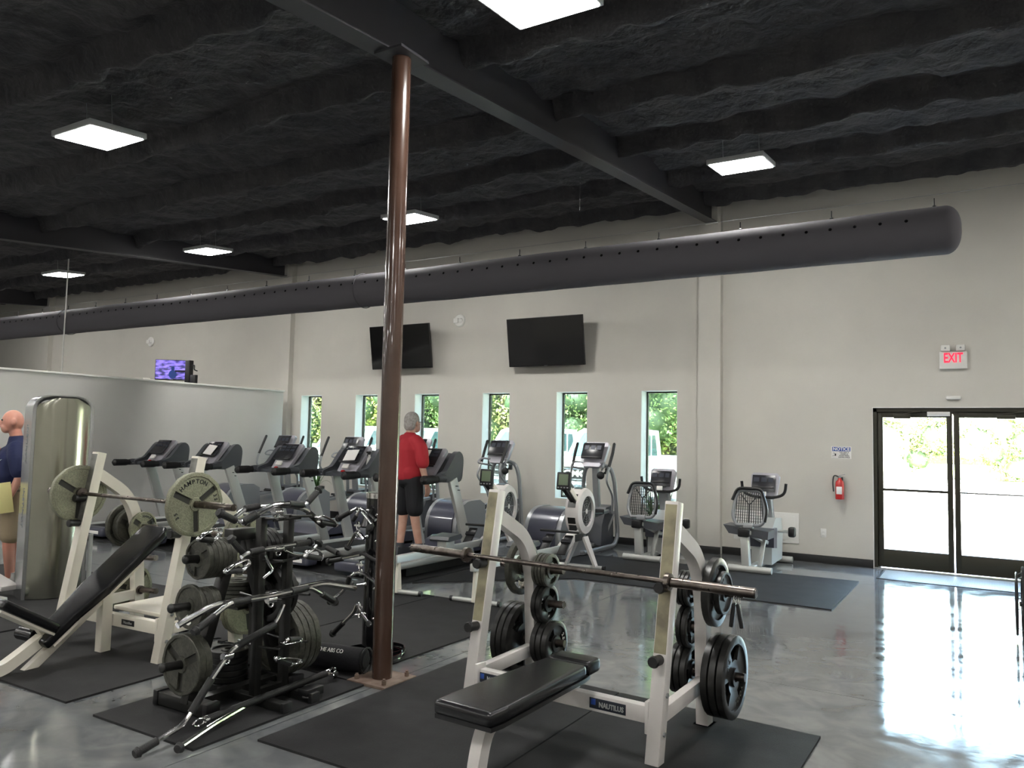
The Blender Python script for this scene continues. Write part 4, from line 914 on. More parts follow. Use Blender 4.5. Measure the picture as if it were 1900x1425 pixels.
# the bench itself
def P2(y, z): return (0, y-O2[1]-.0, z)
a0, a1 = Vector(P2(2.93, .19)), Vector(P2(3.82, .88)); dv = (a1-a0).normalized(); ln = (a1-a0).length
ang = math.atan2(dv.z, dv.y)
Mx = Matrix.Translation(a0) @ Matrix.Rotation(ang, 4, 'X')
rounded_pad([(-.10, .0), (.10, .0), (.105, .25), (.145, .50), (.145, ln-.04), (.12, ln), (-.12, ln), (-.145, ln-.04), (-.145, .50), (-.105, .25)], -.075, -.005, .026, Mx).build('back_pad', 'vinyl', B2, 40)
G(Mx).box(-.09, .09, .04, ln-.05, -.095, -.075).build('pad_board', 'cream', B2)
G(Mx).bar((0, -.20, -.13), (0, ln-.25, -.13), .05, .06, .004, side=(1, 0, 0)).build('back_rail', 'cream', B2)
P = smooth([a0+Vector((0, .05, .0)), a0+Vector((0, -.12, -.10)), Vector(P2(2.72, .05)), Vector(P2(2.55, .03))], 6); vs = []; fs = []
for i, p in enumerate(P):
    t_ = (P[min(i+1, len(P)-1)]-P[max(i-1, 0)]).normalized(); nn = Vector((0, -t_.z, t_.y)).normalized()*.036
    for a, b_ in ((-.035, -1), (.035, -1), (.035, 1), (-.035, 1)): vs.append(p+Vector((a, 0, 0))+nn*b_)
    if i:
        for a in range(4): k = 4*i; fs.append((k-4+a, k-4+(a+1) % 4, k+(a+1) % 4, k+a))
fs += [(0, 1, 2, 3), tuple(4*(len(P)-1)+a for a in (3, 2, 1, 0))]
G().add(vs, fs).build('front_leg', 'cream', B2, 30)
b0, b1 = Vector(P2(3.04, .29)), Vector(P2(2.66, .52)); dv = (b1-b0).normalized(); l2 = (b1-b0).length
Ms = Matrix.Translation(b0) @ Matrix.Rotation(math.atan2(dv.z, dv.y), 4, 'X')
st = rounded_pad([(-.13, 0), (.13, 0), (.13, l2), (-.13, l2)], -.0, .065, .025, Ms).build('seat_pad', 'vinyl', B2, 40)
G(Ms).box(-.11, .11, .0, l2-.03, .066, .08).build('seat_board', 'cream', B2)
G(Ms).obox((.02, l2*.62, -.003), (.10, .07, .004), None, .001).obox((-.07, l2*.7, -.003), (.06, .05, .004), None, .001).build('worn_patch', 'khaki', st)
G().bar(b0+Vector((0, -.10, .02)), b0+Vector((0, .0, -.12)), .05, .06).build('seat_bracket', 'cream', B2)
G().cyl(Vector(P2(2.98, .20))+Vector((-.24, 0, 0)), Vector(P2(2.98, .20))+Vector((-.06, 0, 0)), .045, seg=18).build('roller_pad', 'vinyl', B2)
zb_ = 1.06+.034
barbell('loaded barbell across the cream incline bench with one plate each side', L2(.08, S2*zb_/H2-.10, zb_+.005), RZ2-.045)
g2 = 'plates on the incline bench'
bc = L2(.08, S2*zb_/H2-.10, zb_+.003); ba = Vector((math.cos(RZ2-.045), math.sin(RZ2-.045), 0))
plate(.222, .04, 'deep', 'ironlight', bc+ba*.697, ba, 'big hammertone lettered plate on the near end of the loaded barbell', g2, .26, [('HAMPTON', .042, 1.75, .158, 'black'), ('35', .036, .25, .165, 'black'), ('35', .036, 3.6, .165, 'black')])
plate(.222, .04, 'deep', 'ironlight', bc-ba*.697, -ba, 'big dark plate on the far end of the loaded barbell before the steel machine', g2, .2)
def peg2(q, dq, z): return L2(q*W2/2+q*dq*.058, D2-.05*z/(H2*.6), z+.002), (q*dq*math.cos(RZ2), q*dq*math.sin(RZ2), 0)
def hang2(q, dq, z, sizes, th, kind, m, desc, where, words=None): b, a = peg2(q, dq, z); stack(b, a, sizes, th, kind, m, desc, where, g2, words)
hang2(-1, 1, .80, [.14, .14, .18], .035, 'deep', 'iron', 'dark grey', 'upper outside peg of the far incline bench leg')
hang2(-1, -1, .80, [.125], .03, 'deep', 'ironlight', 'small lettered', 'upper inside peg of the far incline bench leg', [('HAMPTON', .026, .9, .088, 'black')])
hang2(-1, 1, .28, [.19, .19], .035, 'deep', 'ironlight', 'large', 'lower outside peg of the far incline bench leg')
hang2(1, 1, .80, [.19, .19], .038, 'deep', 'ironlight', 'hammertone', 'upper outside peg of the incline leg behind the handle rack', [('35', .034, .3, .145, 'black'), ('HAMPTON', .036, 2.4, .14, 'black')])
hang2(1, 1, .28, [.20, .20], .038, 'deep', 'ironlight', 'hammertone', 'lower outside peg of the incline leg behind the handle rack')
# ================================================================ PLATE TREE
TXp = -3.93
t = thing('plate_tree', 'black A shaped plate tree loaded with iron plates', 'plate rack', (TXp, 3.26, 0))
for yy in (-.27, .36):
    G().box(-.24, .16, yy-.04, yy+.04, .02, .09, .004).build('foot_bar', 'steelb', t)
    for s in (-.26, .18): G().box(s-.02, s+.02, yy-.046, yy+.046, .012, .098, .006).build('end_cap', 'black', t)
G().box(-.035, .035, -.27, .36, .03, .08).build('base_rail', 'steelb', t)
G().bar((0, -.29, .06), (0, -.01, .98), .06, .06, .003, side=(1, 0, 0)).build('leaning_leg', 'steelb', t)
G().bar((0, .38, .06), (0, .06, .98), .06, .06, .003, side=(1, 0, 0)).build('leaning_leg', 'steelb', t)
G().box(-.04, .04, -.06, .11, .95, 1.02, .004).build('top_cap', 'steelb', t)
ly = lambda z, s: (-.29+.28*(z-.06)/.92) if s < 0 else (.38-.32*(z-.06)/.92)
for s in (-1, 1):
    for z in (.285, .60, .86):
        l = .30 if z > .3 else .24
        G().cyl((0, ly(z, s), z), (0, ly(z, s)+s*l, z+.015), .024).sph((0, ly(z, s)+s*l, z+.015), (.027, .02, .027), 12, 6).build('peg', 'steelb', t)
g3 = 'plates on the black plate tree'
def hang3(s, z, sizes, th, kind, m, desc, where, words=None):
    y = 3.26+ly(z, s)+s*.035; stack((TXp, y, z+.003), (0, s, .02), sizes, th, kind, m, desc, where, g3, words)
hang3(-1, .285, [.165, .17], .045, 'deep', 'iron', 'worn grey', 'lowest front peg of the plate tree')
hang3(-1, .60, [.10, .10, .10, .10, .10, .125], .024, 'plain', 'iron', 'small', 'middle front peg of the plate tree')
o = [x for x in bpy.data.objects if x.name.startswith('weight_plate') and x.get('label', '').startswith('outermost small plate of the middle front')][0]
G().box(.035, .075, .03, .085, .003, .0075).build('label', 'paper', o)
hang3(-1, .86, [.115]*6, .03, 'deep', 'iron', 'grey ten pound', 'top front peg of the plate tree', [('PROFESSIONAL', .016, 3.6, .085, 'black')])
hang3(1, .285, [.225]*4, .045, 'deep', 'iron', 'large rusty rimmed', 'lowest back peg of the plate tree')
hang3(1, .60, [.18]*3, .04, 'grip', 'ironblack', 'black', 'middle back peg of the plate tree')
hang3(1, .86, [.14]*4, .03, 'deep', 'ironblack', 'dark', 'top back peg of the plate tree')
stack((-4.16, 3.43, .012), (0, 0, 1), [.125, .12, .12, .12, .12, .12], .036, 'plain', 'ironblack', 'flat lying', 'pile on the mat beside the plate tree', 'plates piled flat by the tree')
t2 = thing('plate_shelf', 'small black shelf post holding a pile of flat plates', 'stand', (-4.18, 3.52, 0)); G().box(-.03, .03, .10, .16, .0, .50).box(-.10, .10, -.1, .16, .485, .50).build('bracket', 'steelb', t2)
stack((-4.18, 3.50, .50), (0, 0, 1), [.11]*6, .024, 'plain', 'iron', 'flat lying', 'pile on the small shelf by the plate tree', 'plates piled flat on the shelf')
# ================================================================ ATTACHMENT RACK (two square posts with prongs)
AXX = -3.755
t = thing('handle_rack', 'black two post rack carrying cable handles beside the plate tree', 'rack', (AXX, 3.41, 0))
for yy in (-.115, .10):
    G().box(-.024, .024, yy-.024, yy+.024, .03, 1.10, .003).build('post', 'steelb', t)
    G().box(-.30, .27, yy-.028, yy+.028, .013, .06, .003).build('foot', 'steelb', t)
    G().box(.255, .285, yy-.034, yy+.034, .008, .068, .005).build('end_cap', 'black', t)
G().box(-.02, .02, -.115, .10, .06, .09).build('tie_bar', 'steelb', t)
for z in (1.09, .845, .62, .34):
    for yy in (-.115, .10): G().cyl((.02, yy, z), (.20, yy, z+.012), .008, seg=8).cyl((-.02, yy, z), (-.16, yy, z+.012), .008, seg=8).build('prong', 'steelb', t)
    G().bar((.10, -.115, z-.006), (.10, .10, z-.006), .012, .012).build('prong_tie', 'steelb', t)
# cable handles; each lies on / hangs from the prongs, placed in the rack's own planes
def cbar(label, pts, r=.0135, grips=(), caps=(), eye=None, name='cable_bar', m='chrome', cat='handle', group='cable handles on the rack'):
    o = pts[0]; o = Vector(o); t = thing(name, label, cat, o, 0, group)
    q = [Vector(p)-o for p in pts]; G().tube(bend(q, .05, 4), r, 10).build('tube', m, t)
    for a, b in grips:
        a, b = Vector(a)-o, Vector(b)-o; G().cyl(a, b, r+.0065, seg=12).build('grip', 'grip', t)
    for c, d in caps:
        c = Vector(c)-o; d = Vector(d).normalized(); G().cyl(c-d*.008, c+d*.014, .028, .02, seg=14).build('end_knob', 'grip', t)
    if eye is not None:
        e = Vector(eye)-o; G().tube([e+Vector((0, .018*math.cos(k*PI/8), .018*math.sin(k*PI/8)-.024)) for k in range(16)], .0045, 6, closed=True).cyl(e+Vector((0, -.03, 0)), e+Vector((0, .03, 0)), r+.006).build('swivel', 'chrome', t)
    return t
def mix(a, b, t): return Vector(a)*(1-t)+Vector(b)*t
X = -3.64
def V(x, y, X=X): return AX(x, y, X)
# tier 1: two lat style bars crossing on top
a = [V(407, 962), V(450, 1008-35), V(480, 953), V(540, 946), V(578, 952)]
zt1 = 1.115
A0 = Vector((-3.60, 2.86, 1.09)); 
def Y(y, z, x): return Vector((x, y, z))
cbar('bent press down bar with black grips lying across the top prongs', [V(450, 972, -3.62), V(483, 952, -3.62), V(512, 938, -3.62), V(545, 940, -3.62), V(568, 946, -3.62), V(590, 966, -3.62), V(602, 976, -3.62)], grips=[(V(453, 970, -3.62), V(478, 955, -3.62)), (V(573, 952, -3.62), V(600, 975, -3.62))], eye=V(512, 944, -3.62))
cbar('long cambered bar with black knob ends on the top prongs', [V(408, 952, -3.56), V(446, 970, -3.56), V(478, 951, -3.56), V(505, 936, -3.56), V(530, 934, -3.56), V(566, 938, -3.56), V(592, 908, -3.56)], grips=[(V(412, 954, -3.56), V(437, 966, -3.56)), (V(450, 968, -3.56), V(474, 953, -3.56)), (V(536, 935, -3.56), V(562, 937, -3.56)), (V(571, 932, -3.56), V(588, 913, -3.56))], caps=[(V(408, 952, -3.56), V(408, 952, -3.56)-V(446, 970, -3.56)), (V(592, 908, -3.56), V(592, 908, -3.56)-V(566, 938, -3.56))], eye=V(515, 950, -3.56))
cbar('slim black bar with chrome sleeves behind the cambered bar', [V(434, 962, -3.70), V(452, 945, -3.70), V(478, 939, -3.70), V(535, 936, -3.70), V(565, 941, -3.70)], grips=[(V(455, 944, -3.70), V(480, 939, -3.70)), (V(538, 936, -3.70), V(564, 941, -3.70))])
# tier 2
cbar('straight chrome bar with thick black grips on the second prongs', [V(448, 1034, -3.62), V(465, 1024, -3.62), V(500, 1018, -3.62), V(578, 1005, -3.62)], grips=[(V(463, 1025, -3.62), V(488, 1020, -3.62)), (V(548, 1010, -3.62), V(574, 1006, -3.62))], caps=[(V(576, 1005, -3.62), (0, 1, .1))], eye=V(517, 1018, -3.62))
cbar('short black knobbed bar leaning upward beside the top stack of plates', [V(430, 1002, -3.66), V(446, 1022, -3.66), V(462, 1034, -3.66)], m='grip', r=.017, caps=[(V(429, 1000, -3.66), V(430, 1002, -3.66)-V(446, 1022, -3.66))])
cbar('thin curved chrome bar hanging under the second prongs', [V(530, 1022, -3.60), V(548, 1030, -3.60), V(562, 1030, -3.60), V(578, 1024, -3.60), V(590, 1010, -3.60)], r=.007, caps=[(V(592, 1008, -3.60), (0, 1, .8))])
cbar('small chrome rotating handle hanging between the two posts', [V(492, 1030, -3.60), V(500, 1048, -3.60), V(507, 1058, -3.60), V(488, 1074, -3.60)], r=.008, caps=[])
# tier 3: long multi grip bar
cbar('long chrome lat bar with angled ends on the third prongs', [V(329, 1161, -3.55), V(398, 1122, -3.55), V(470, 1110, -3.55), V(600, 1083, -3.55), V(659, 1092, -3.55)], r=.0165, eye=V(504, 1102, -3.55))
cbar('cranked bar with black grips tied below the long lat bar', [V(363, 1170, -3.50), V(426, 1119, -3.50), V(500, 1107, -3.50), V(575, 1090, -3.50), V(622, 1117, -3.50)], grips=[(V(367, 1167, -3.50), V(398, 1143, -3.50)), (V(432, 1118, -3.50), V(462, 1113, -3.50)), (V(541, 1098, -3.50), V(570, 1091, -3.50)), (V(597, 1102, -3.50), V(618, 1114, -3.50))], caps=[(V(362, 1171, -3.50), V(363, 1170, -3.5)-V(400, 1141, -3.5)), (V(622, 1117, -3.50), V(622, 1117, -3.5)-V(600, 1104, -3.5))], eye=V(503, 1112, -3.50))
# D / stirrup handles with flat straps
def stirrup(label, gc, gd, arm, group='stirrup handles with flat straps'):
    """grip cylinder centre gc, direction gd (half vector), strap reaches arm"""
    gc, gd, arm = Vector(gc), Vector(gd), Vector(arm); t = thing('stirrup_handle', label, 'handle', gc, 0, group)
    G().cyl(-gd*.85, gd*.85, .017, seg=14).build('grip', 'grip', t)
    w = gd.normalized()
    up = (arm-gc); P = bend([-gd, -gd+up*.55, up, gd+up*.55, gd], .05, 5); vs = []; fs = []; nn = w.cross(up).normalized()*.021
    for i, p in enumerate(P):
        vs += [p-nn, p+nn]
        if i: k = 2*i; fs.append((k-2, k-1, k+1, k))
    me = G().add(vs, fs).mesh('strap', 'chrome', 60); s = link('strap', me, t); md = s.modifiers.new('solid', 'SOLIDIFY'); md.thickness = .003
    for e in (-1, 1): G().sph(gd*e, .014, 10, 6).build('rivet', 'chrome', t)
    return t
def st(label, a, b, c, X): stirrup(label, (V(*a, X)+V(*b, X))/2, (V(*b, X)-V(*a, X))/2, V(*c, X))
st('chrome stirrup handle hooked above the top stack of plates', (368, 1000), (396, 1003), (408, 978), -3.86)
st('chrome stirrup handle hanging beside the top stack of plates', (418, 1060), (450, 1058), (458, 1036), -3.60)
st('chrome stirrup handle on the top prong end toward the handle tower', (592, 968), (624, 974), (596, 955), -3.50)
st('chrome stirrup handle on the second prong end toward the tower', (566, 1032), (596, 1036), (584, 1016), -3.50)
st('dark stirrup handle hooked low in front of the large plates', (534, 1187), (558, 1187), (524, 1196), -3.52)
st('dark stirrup handle dangling lowest in front of the large plates', (512, 1222), (540, 1232), (556, 1222), -3.52)
# bars leaning / lying at the front
Pb = [Vector((-3.57, 2.405, .03)), Vector((-3.585, 2.52, .085)), Vector((-3.60, 2.98, .27)), Vector((-3.615, 3.30, .48)), Vector((-3.62, 3.38, .62))]
Pb = [AZ(254, 1397, .035), V(340, 1346, -3.58), V(395, 1255, -3.58), V(430, 1205, -3.59), V(511, 1158, -3.6), V(526, 1122, -3.61)]
cbar('long cranked curl bar leaning from the floor up to the third prongs', Pb, r=.014, grips=[(mix(Pb[0], Pb[1], .05), mix(Pb[0], Pb[1], .42)), (mix(Pb[1], Pb[2], .25), mix(Pb[1], Pb[2], .95)), (mix(Pb[3], Pb[4], .12), mix(Pb[3], Pb[4], .98))], caps=[(Pb[0], Pb[0]-Pb[1])], eye=mix(Pb[2], Pb[3], .75), group=None)
Pc = [AZ(332, 1388, .035), AZ(395, 1345, .045), AZ(470, 1302, .055), AZ(560, 1270, .055), AZ(600, 1250, .06), AZ(622, 1252, .05)]
cbar('chrome curl bar lying on the mat edge in front of the rack', Pc, r=.0145, grips=[(mix(Pc[2], Pc[3], -.25), mix(Pc[2], Pc[3], .12)), (mix(Pc[2], Pc[3], .45), mix(Pc[2], Pc[3], .85))], caps=[(Pc[0], Pc[0]-Pc[1]), (Pc[-1], Pc[-1]-Pc[-2])], eye=mix(Pc[2], Pc[3], .28), group=None)
Pd = [AZ(360, 1344, .05), AZ(622, 1243, .09)]
d_ = (Pd[1]-Pd[0]).normalized()
t = thing('padded_bar', 'long straight black padded bar with chrome eye ends lying on the mat', 'bar', Pd[0]); o = Pd[0]
G().cyl(d_*.07, Pd[1]-o-d_*.07, .021, seg=14).build('foam_sleeve', 'grip', t)
for e, s in ((Vector((0, 0, 0)), 1), (Pd[1]-o, -1)):
    c = e+d_*s*.03; x_ = d_; z_ = Vector((0, 0, 1)); G().tube([c+x_*(.034*math.cos(k*PI/8))+z_*(.018*math.sin(k*PI/8)) for k in range(16)], .006, 6, closed=True).cyl(e+d_*s*.06, e+d_*s*.085, .022).build('eye_end', 'chrome', t)
t = thing('cable_hook_plate', 'small black bracket with chain lying under the curl bar', 'hardware', AZ(572, 1290, .03)); G().box(-.03, .05, -.06, .08, 0, .05, .006).build('bracket', 'black', t)
G().tube([( -.06+.02*k, -.05+.015*math.sin(k), .008) for k in range(8)], .006, 6).build('chain', 'steelb', t)
# roll bag
c = (AZ(570, 1245, 0)+AZ(662, 1250, 0))/2
t = thing('roll_bag', 'black nylon roll bag with white lettering on the mat by the brown post', 'bag', (c.x, c.y+.03, .012), .22)
bg_ = G().tube([(-.235, 0, .085), (-.22, 0, .085), (-.05, .005, .085), (.10, 0, .083), (.215, 0, .085), (.235, 0, .085)], [.05, .078, .082, .08, .078, .05], 20).build('body', 'cloth', t)
text('THE ABS CO', .038, 'paper', (0, -.068, .145), (1, 0, 0), (0, .55, .83), t, sx=.9)
G().tube([(x_, .083*math.cos(a), .085+.083*math.sin(a)) for x_, a in [(.235, k*PI/6) for k in range(12)]], .006, 6, closed=True).build('piping', 'black', t)
# ================================================================ HANDLE TOWER behind the post
tx, ty = -3.845, 4.445
t = thing('handle_tower', 'black cylindrical cable handle tower with a chrome top ring', 'rack', (tx, ty, 0))
G().cyl((0, 0, .02), (0, 0, 1.15), .085, seg=32).build('column', 'gloss', t)
G().lathe([(.086, 0), (.089, .002), (.089, .04), (.086, .042), (0, .043)], (0, 0, 1.145), (0, 0, 1), 32).build('top_ring', 'chrome', t)
for k, (dx, dy) in enumerate(((-.045, -.03), (.08, -.02), (.02, .09))):
    G().tube([(dx+.15*math.cos(a*PI/16), dy+.15*math.sin(a*PI/16), .035) for a in range(32)], .009, 8, closed=True).lathe([(.0, .014), (.15, .014), (.153, .016), (.153, .065), (.149, .065), (.149, .022), (0, .022)], (dx, dy, 0), (0, 0, 1), 36).build('tray', 'gloss', t)
hk = []
for k, z in enumerate((1.06, .875, .745, .54, .33)):
    dx, dy = -.086, -.02; G().tube(bend([(-.02, -.083, z), (-.05, -.14, z), (-.06, -.17, z-.005), (-.062, -.175, z+.02)], .02), .005, 8).sph((-.018, -.086, z), .012, 10, 6).build('hook', 'chrome', t)
    G().tube(bend([(.05, -.07, z-.03), (.11, -.12, z-.03), (.12, -.13, z-.01)], .02), .005, 8).sph((.05, -.07, z-.03), .012, 10, 6).build('hook', 'chrome', t)
Yt = ty-.17
def Q(x, y, Y_=Yt): return AY(x, y, Y_)
def twr(label, pts, r=.012, grips=(), caps=(), m='chrome'): return cbar(label, pts, r, grips, caps, None, 'tower_handle', m, 'handle', 'cable handles hung on the tower')
def V2(a, b, r=.5): return mix(a, b, r)
a, b, c = Q(628, 962), Q(667, 940), Q(697, 965)
twr('wide V handle with black knob grip on the tower top hook', [a, b, c], .012, [(V2(a, b, .05), V2(a, b, .6)), ], [(a, a-b)])
a, b = Q(655, 966, Yt-.03), Q(668, 945, Yt-.03); twr('short black grip hanging under the tower V handle', [a, b], .009, [(a, V2(a, b, .5))])
t = thing('rope_handle', 'black dome ended rope handle on the tower', 'handle', Q(682, 968)); G().lathe([(0, 0), (.018, .0), (.05, -.09), (.045, -.10), (0, -.105)], (0, 0, .06), (0, 0, 1), 20).build('cone', 'vinyl', t)
twr('black disc ended handle at the edge of the brown post', [Q(690, 972, Yt-.05), Q(672, 950, Yt-.05)], .010, [], [(Q(686, 979, Yt-.05), (0, -1, .2))])
a, b, c = Q(645, 1016), Q(663, 984), Q(676, 1000); twr('double chrome handle pointing down on the second tower hook', [a, b, c], .013, [], [(a, a-b)])
a = [Q(606, 1016), Q(640, 1033), Q(668, 1024), Q(700, 1042)]; twr('black W shaped bar on the second tower hook', a, .013, [(a[0], V2(a[0], a[1], .6))], [], 'grip')
a = [Q(610, 1042, Yt-.02), Q(668, 1030, Yt-.02)]; twr('straight chrome handle with black end below the W shaped bar', a, .010, [(a[0], V2(*a, .45))], [(a[0], (-1, -.2, 0))])
a = [Q(612, 1116), Q(640, 1095), Q(650, 1068), Q(668, 1060), Q(690, 1074), Q(703, 1090)]; twr('curved chrome bar with black grips on the third tower hook', a, .012, [(V2(a[1], a[2], .2), V2(a[1], a[2], .95))], [(a[0], a[0]-a[1])])
a, b = Q(617, 1176), Q(657, 1136); twr('chrome handle with black grip pointing down on the fourth hook', [a, b, Q(662, 1122)], .012, [(a, V2(a, b, .5))], [(a, a-b)])
a, b = Q(688, 1162), Q(668, 1136); twr('chrome grip of a row handle on the fourth tower hook', [a, b, Q(664, 1122)], .012, [(V2(a, b, .1), V2(a, b, .3))], [])
for k, (x, y) in enumerate(((664, 975), (668, 1048), (666, 1126))):
    c = Q(x, y, Yt+.0); t = thing('snap_hook', 'chrome snap hook on the %s tower peg' % ('upper', 'middle', 'lower')[k], 'hook', c, 0, 'snap hooks')
    G().tube([(.012*math.sin(q*PI/8), 0, .03*math.cos(q*PI/8)) for q in range(16)], .005, 6, closed=True).tube([(.012*math.sin(q*PI/8), .008, .025*math.cos(q*PI/8)-.05) for q in range(16)], .005, 6, closed=True).build('link', 'chrome', t)
    G().box(-.03, .03, -.006, .006, -.006, .006).build('bar', 'chrome', t)
# ================================================================ STEEL CLAD MACHINE (left)
ms = thing('selector_machine', 'tall steel clad weight machine with a rounded silver rim at the left', 'machine', (-7.77, 4.265, 0), math.radians(74))
Hm, Wm = 1.94, .53
rim = bend([(-Wm/2, 0, 0), (-Wm/2, 0, Hm-.02), (Wm/2, 0, Hm-.02), (Wm/2, 0, 0)], .17, 9)
vs = []; fs = []
for i, p in enumerate(rim):
    t_ = (rim[min(i+1, len(rim)-1)]-rim[max(i-1, 0)]).normalized(); nn = Vector((-t_.z, 0, t_.x))
    for a, b_ in ((-.16, 0), (-.16, .03), (-.145, .045), (.145, .045), (.16, .03), (.16, 0)): vs.append(p+Vector((0, a, 0))-nn*(.0-b_)*-1)
    if i:
        k = 6*i
        for a in range(6): fs.append((k-6+a, k-6+(a+1) % 6, k+(a+1) % 6, k+a))
fs += [tuple(range(6)), tuple(6*(len(rim)-1)+a for a in range(5, -1, -1))]
G().add(vs, fs).build('rim', 'rim', ms, 50)
prf = bend([(-Wm/2+.02, 0, .02), (-Wm/2+.02, 0, Hm-.05), (Wm/2-.02, 0, Hm-.05), (Wm/2-.02, 0, .02)], .15, 8)
# bulged cladding panel: columns bow outward
vs = []; fs = []; nc, nr_ = 24, 30
for j in range(nr_+1):
    z = .02+(Hm-.07)*j/nr_; half = Wm/2-.02
    dz_ = z-(Hm-.05-.15)
    if dz_ > 0: half = half-.15+math.sqrt(max(0, .15**2-dz_**2))
    for i in range(nc+1):
        u = -1+2*i/nc; vs.append((u*half, -.13-.12*(1-(u*half/(Wm/2))**2), z))
for j in range(nr_):
    for i in range(nc): k = j*(nc+1)+i; fs.append((k, k+1, k+nc+2, k+nc+1))
pl = G().add(vs, fs).build('cladding', 'shroud', ms, 60)
g = G()
for z in (1.65, 1.1, .55, .12):
    for s in (-1, 1): g.sph((s*(Wm/2-.045), -.148, z), (.008, .006, .008), 8, 4)
tag(g.build('screw', 'black', ms), kind='stuff')
text('INSTINCT', .07, 'silverd', (-Wm/2-.002, 0, 1.45), (0, 0, -1), (0, -1, 0), ms, sx=1.2)
text('INSTINCT', .07, 'silverd', (-Wm/2-.002, 0, .85), (0, 0, -1), (0, -1, 0), ms, sx=1.2)
G().box(-Wm/2+.03, Wm/2-.03, -.10, .14, .0, Hm-.1).build('weight_stack_cover', 'greyp', ms)
G().tube([(Wm/2+.10, .1, 0), (Wm/2+.10, .1, .55)], .022).build('adjust_post', 'silver', ms)
m2 = thing('machine_seat_frame', 'silver machine frame with black roller pads at the far left edge', 'machine', (-8.0, 3.62, 0))
G().cyl((-.45, 0, .62), (.20, .10, .62), .055, seg=18).build('roller_pad', 'vinyl', m2); G().cyl((-.5, 0, .72), (.2, .1, .72), .022).build('roller_bar', 'chrome', m2)
G().bar((.18, .08, .02), (-.25, .02, .70), .07, .07, .01).bar((-.6, .1, .05), (.4, .15, .05), .08, .06, .01).build('frame', 'silver', m2)
G().bar((-.5, .3, .25), (.1, .35, .10), .16, .05, .01).bar((-.4, .2, .15), (.0, .2, .03), .12, .04, .01).build('foot_plate', 'white', m2)
# ================================================================ PEOPLE
def organic(name, chains, balls, m, parent=None, voxel=.008, smooth_it=4):
    """limbs as tapered tubes plus ellipsoids, fused into one continuous surface"""
    g = G()
    for pts, r in chains:
        pts = [Vector(p) for p in pts]; rr = list(r) if isinstance(r, (list, tuple)) else [r]*len(pts)
        Pn = []; Rn = []; n = 4
        sp = smooth(pts, n) if len(pts) > 2 else pts
        for i in range(len(sp)):
            if len(pts) > 2: u = i/n; k = min(int(u), len(pts)-2); Rn.append(rr[k]*(1-(u-k))+rr[k+1]*(u-k))
            else: Rn.append(rr[i])
        g.tube(sp, Rn, 14); g.sph(sp[0], Rn[0], 14, 8); g.sph(sp[-1], Rn[-1], 14, 8)
    for b in balls:
        c, r = b[0], b[1]; R = b[2] if len(b) > 2 else None
        if R is not None: gg = G(Matrix.Translation(c) @ R.to_4x4()); gg.sph((0, 0, 0), r, 18, 12); g.add([Vector(v) for v in gg.v], gg.f)
        else: g.sph(c, r, 18, 12)
    me = bpy.data.meshes.new(name); me.from_pydata(g.v, [], g.f); o = bpy.data.objects.new('tmp', me); COL.objects.link(o)
    md = o.modifiers.new('r', 'REMESH'); md.mode = 'VOXEL'; md.voxel_size = voxel; md.use_smooth_shade = True
    md = o.modifiers.new('s', 'SMOOTH'); md.factor = .5; md.iterations = smooth_it
    dg = bpy.context.evaluated_depsgraph_get(); m2 = bpy.data.meshes.new_from_object(o.evaluated_get(dg)); bpy.data.objects.remove(o)
    m2.materials.clear(); m2.materials.append(M[m]); m2.shade_smooth(); return link(name, m2, parent)
def hand(P, d, up, side, curl=.5, s=1):
    """P wrist, d fingers direction, up back-of-hand normal, side thumb side"""
    d, up, side = Vector(d).normalized(), Vector(up).normalized(), Vector(side).normalized(); P = Vector(P); ch = []
    ch.append(([P, P+d*.035*s], [.026*s, .030*s]))
    for k, (o, l) in enumerate(((-.030, .072), (-.010, .082), (.010, .078), (.028, .062))):
        b = P+d*.045*s - side*o*s; q = P+d*.085*s-side*o*1.05*s
        a1 = curl; f1 = (d*math.cos(a1)-up*math.sin(a1)); f2 = (d*math.cos(a1*2)-up*math.sin(a1*2))
        ch.append(([b, q, q+f1*l*.5*s, q+f1*l*.5*s+f2*l*.45*s], [.011*s, .0095*s, .009*s, .0075*s]))
    ch.append(([P+d*.02*s+side*.02*s, P+d*.05*s+side*.05*s-up*.01, P+d*.085*s+side*.058*s-up*.02], [.014*s, .012*s, .009*s]))
    return ch
# --- walker in red tee, facing the console (+Y, head turned slightly right / down)
wx, wy = -6.12, 7.62
t = thing('person', 'grey haired person in a red tee and black shorts walking on the treadmill', 'person', (wx, wy, .165), math.radians(-8))
body_ch = [([(-.09, 0, .90), (-.105, .03, .50), (-.10, -.02, .10)], [.085, .06, .042]), ([(.09, 0, .90), (.10, .02, .50), (.11, .10, .12)], [.085, .06, .042]),
           ([(-.10, -.03, .10), (-.10, .02, .04), (-.105, .12, .03)], [.04, .04, .03]), ([(.11, .09, .12), (.11, .13, .04), (.115, .24, .03)], [.04, .04, .03]),
           ([(0, 0, .95), (0, .01, 1.2), (0, -.0, 1.34), (0, .0, 1.46)], [.12, .13, .09, .055]), ([(0, 0, 1.44), (0, .02, 1.54)], [.058, .056]),
           ([(-.16, 0, 1.35), (-.25, .02, 1.12), (-.27, .22, 1.02)], [.045, .043, .034]), ([(.16, 0, 1.35), (.245, -.02, 1.10), (.255, .06, .86)], [.045, .043, .034])]
body_ch += hand((-.27, .23, 1.015), (.0, 1, -.15), (0, 0, 1), (1, 0, 0), .7); body_ch += hand((.256, .065, .855), (.0, .15, -1), (1, 0, 0), (0, 1, 0), .35)
hx = Vector((0, .045, 1.60))
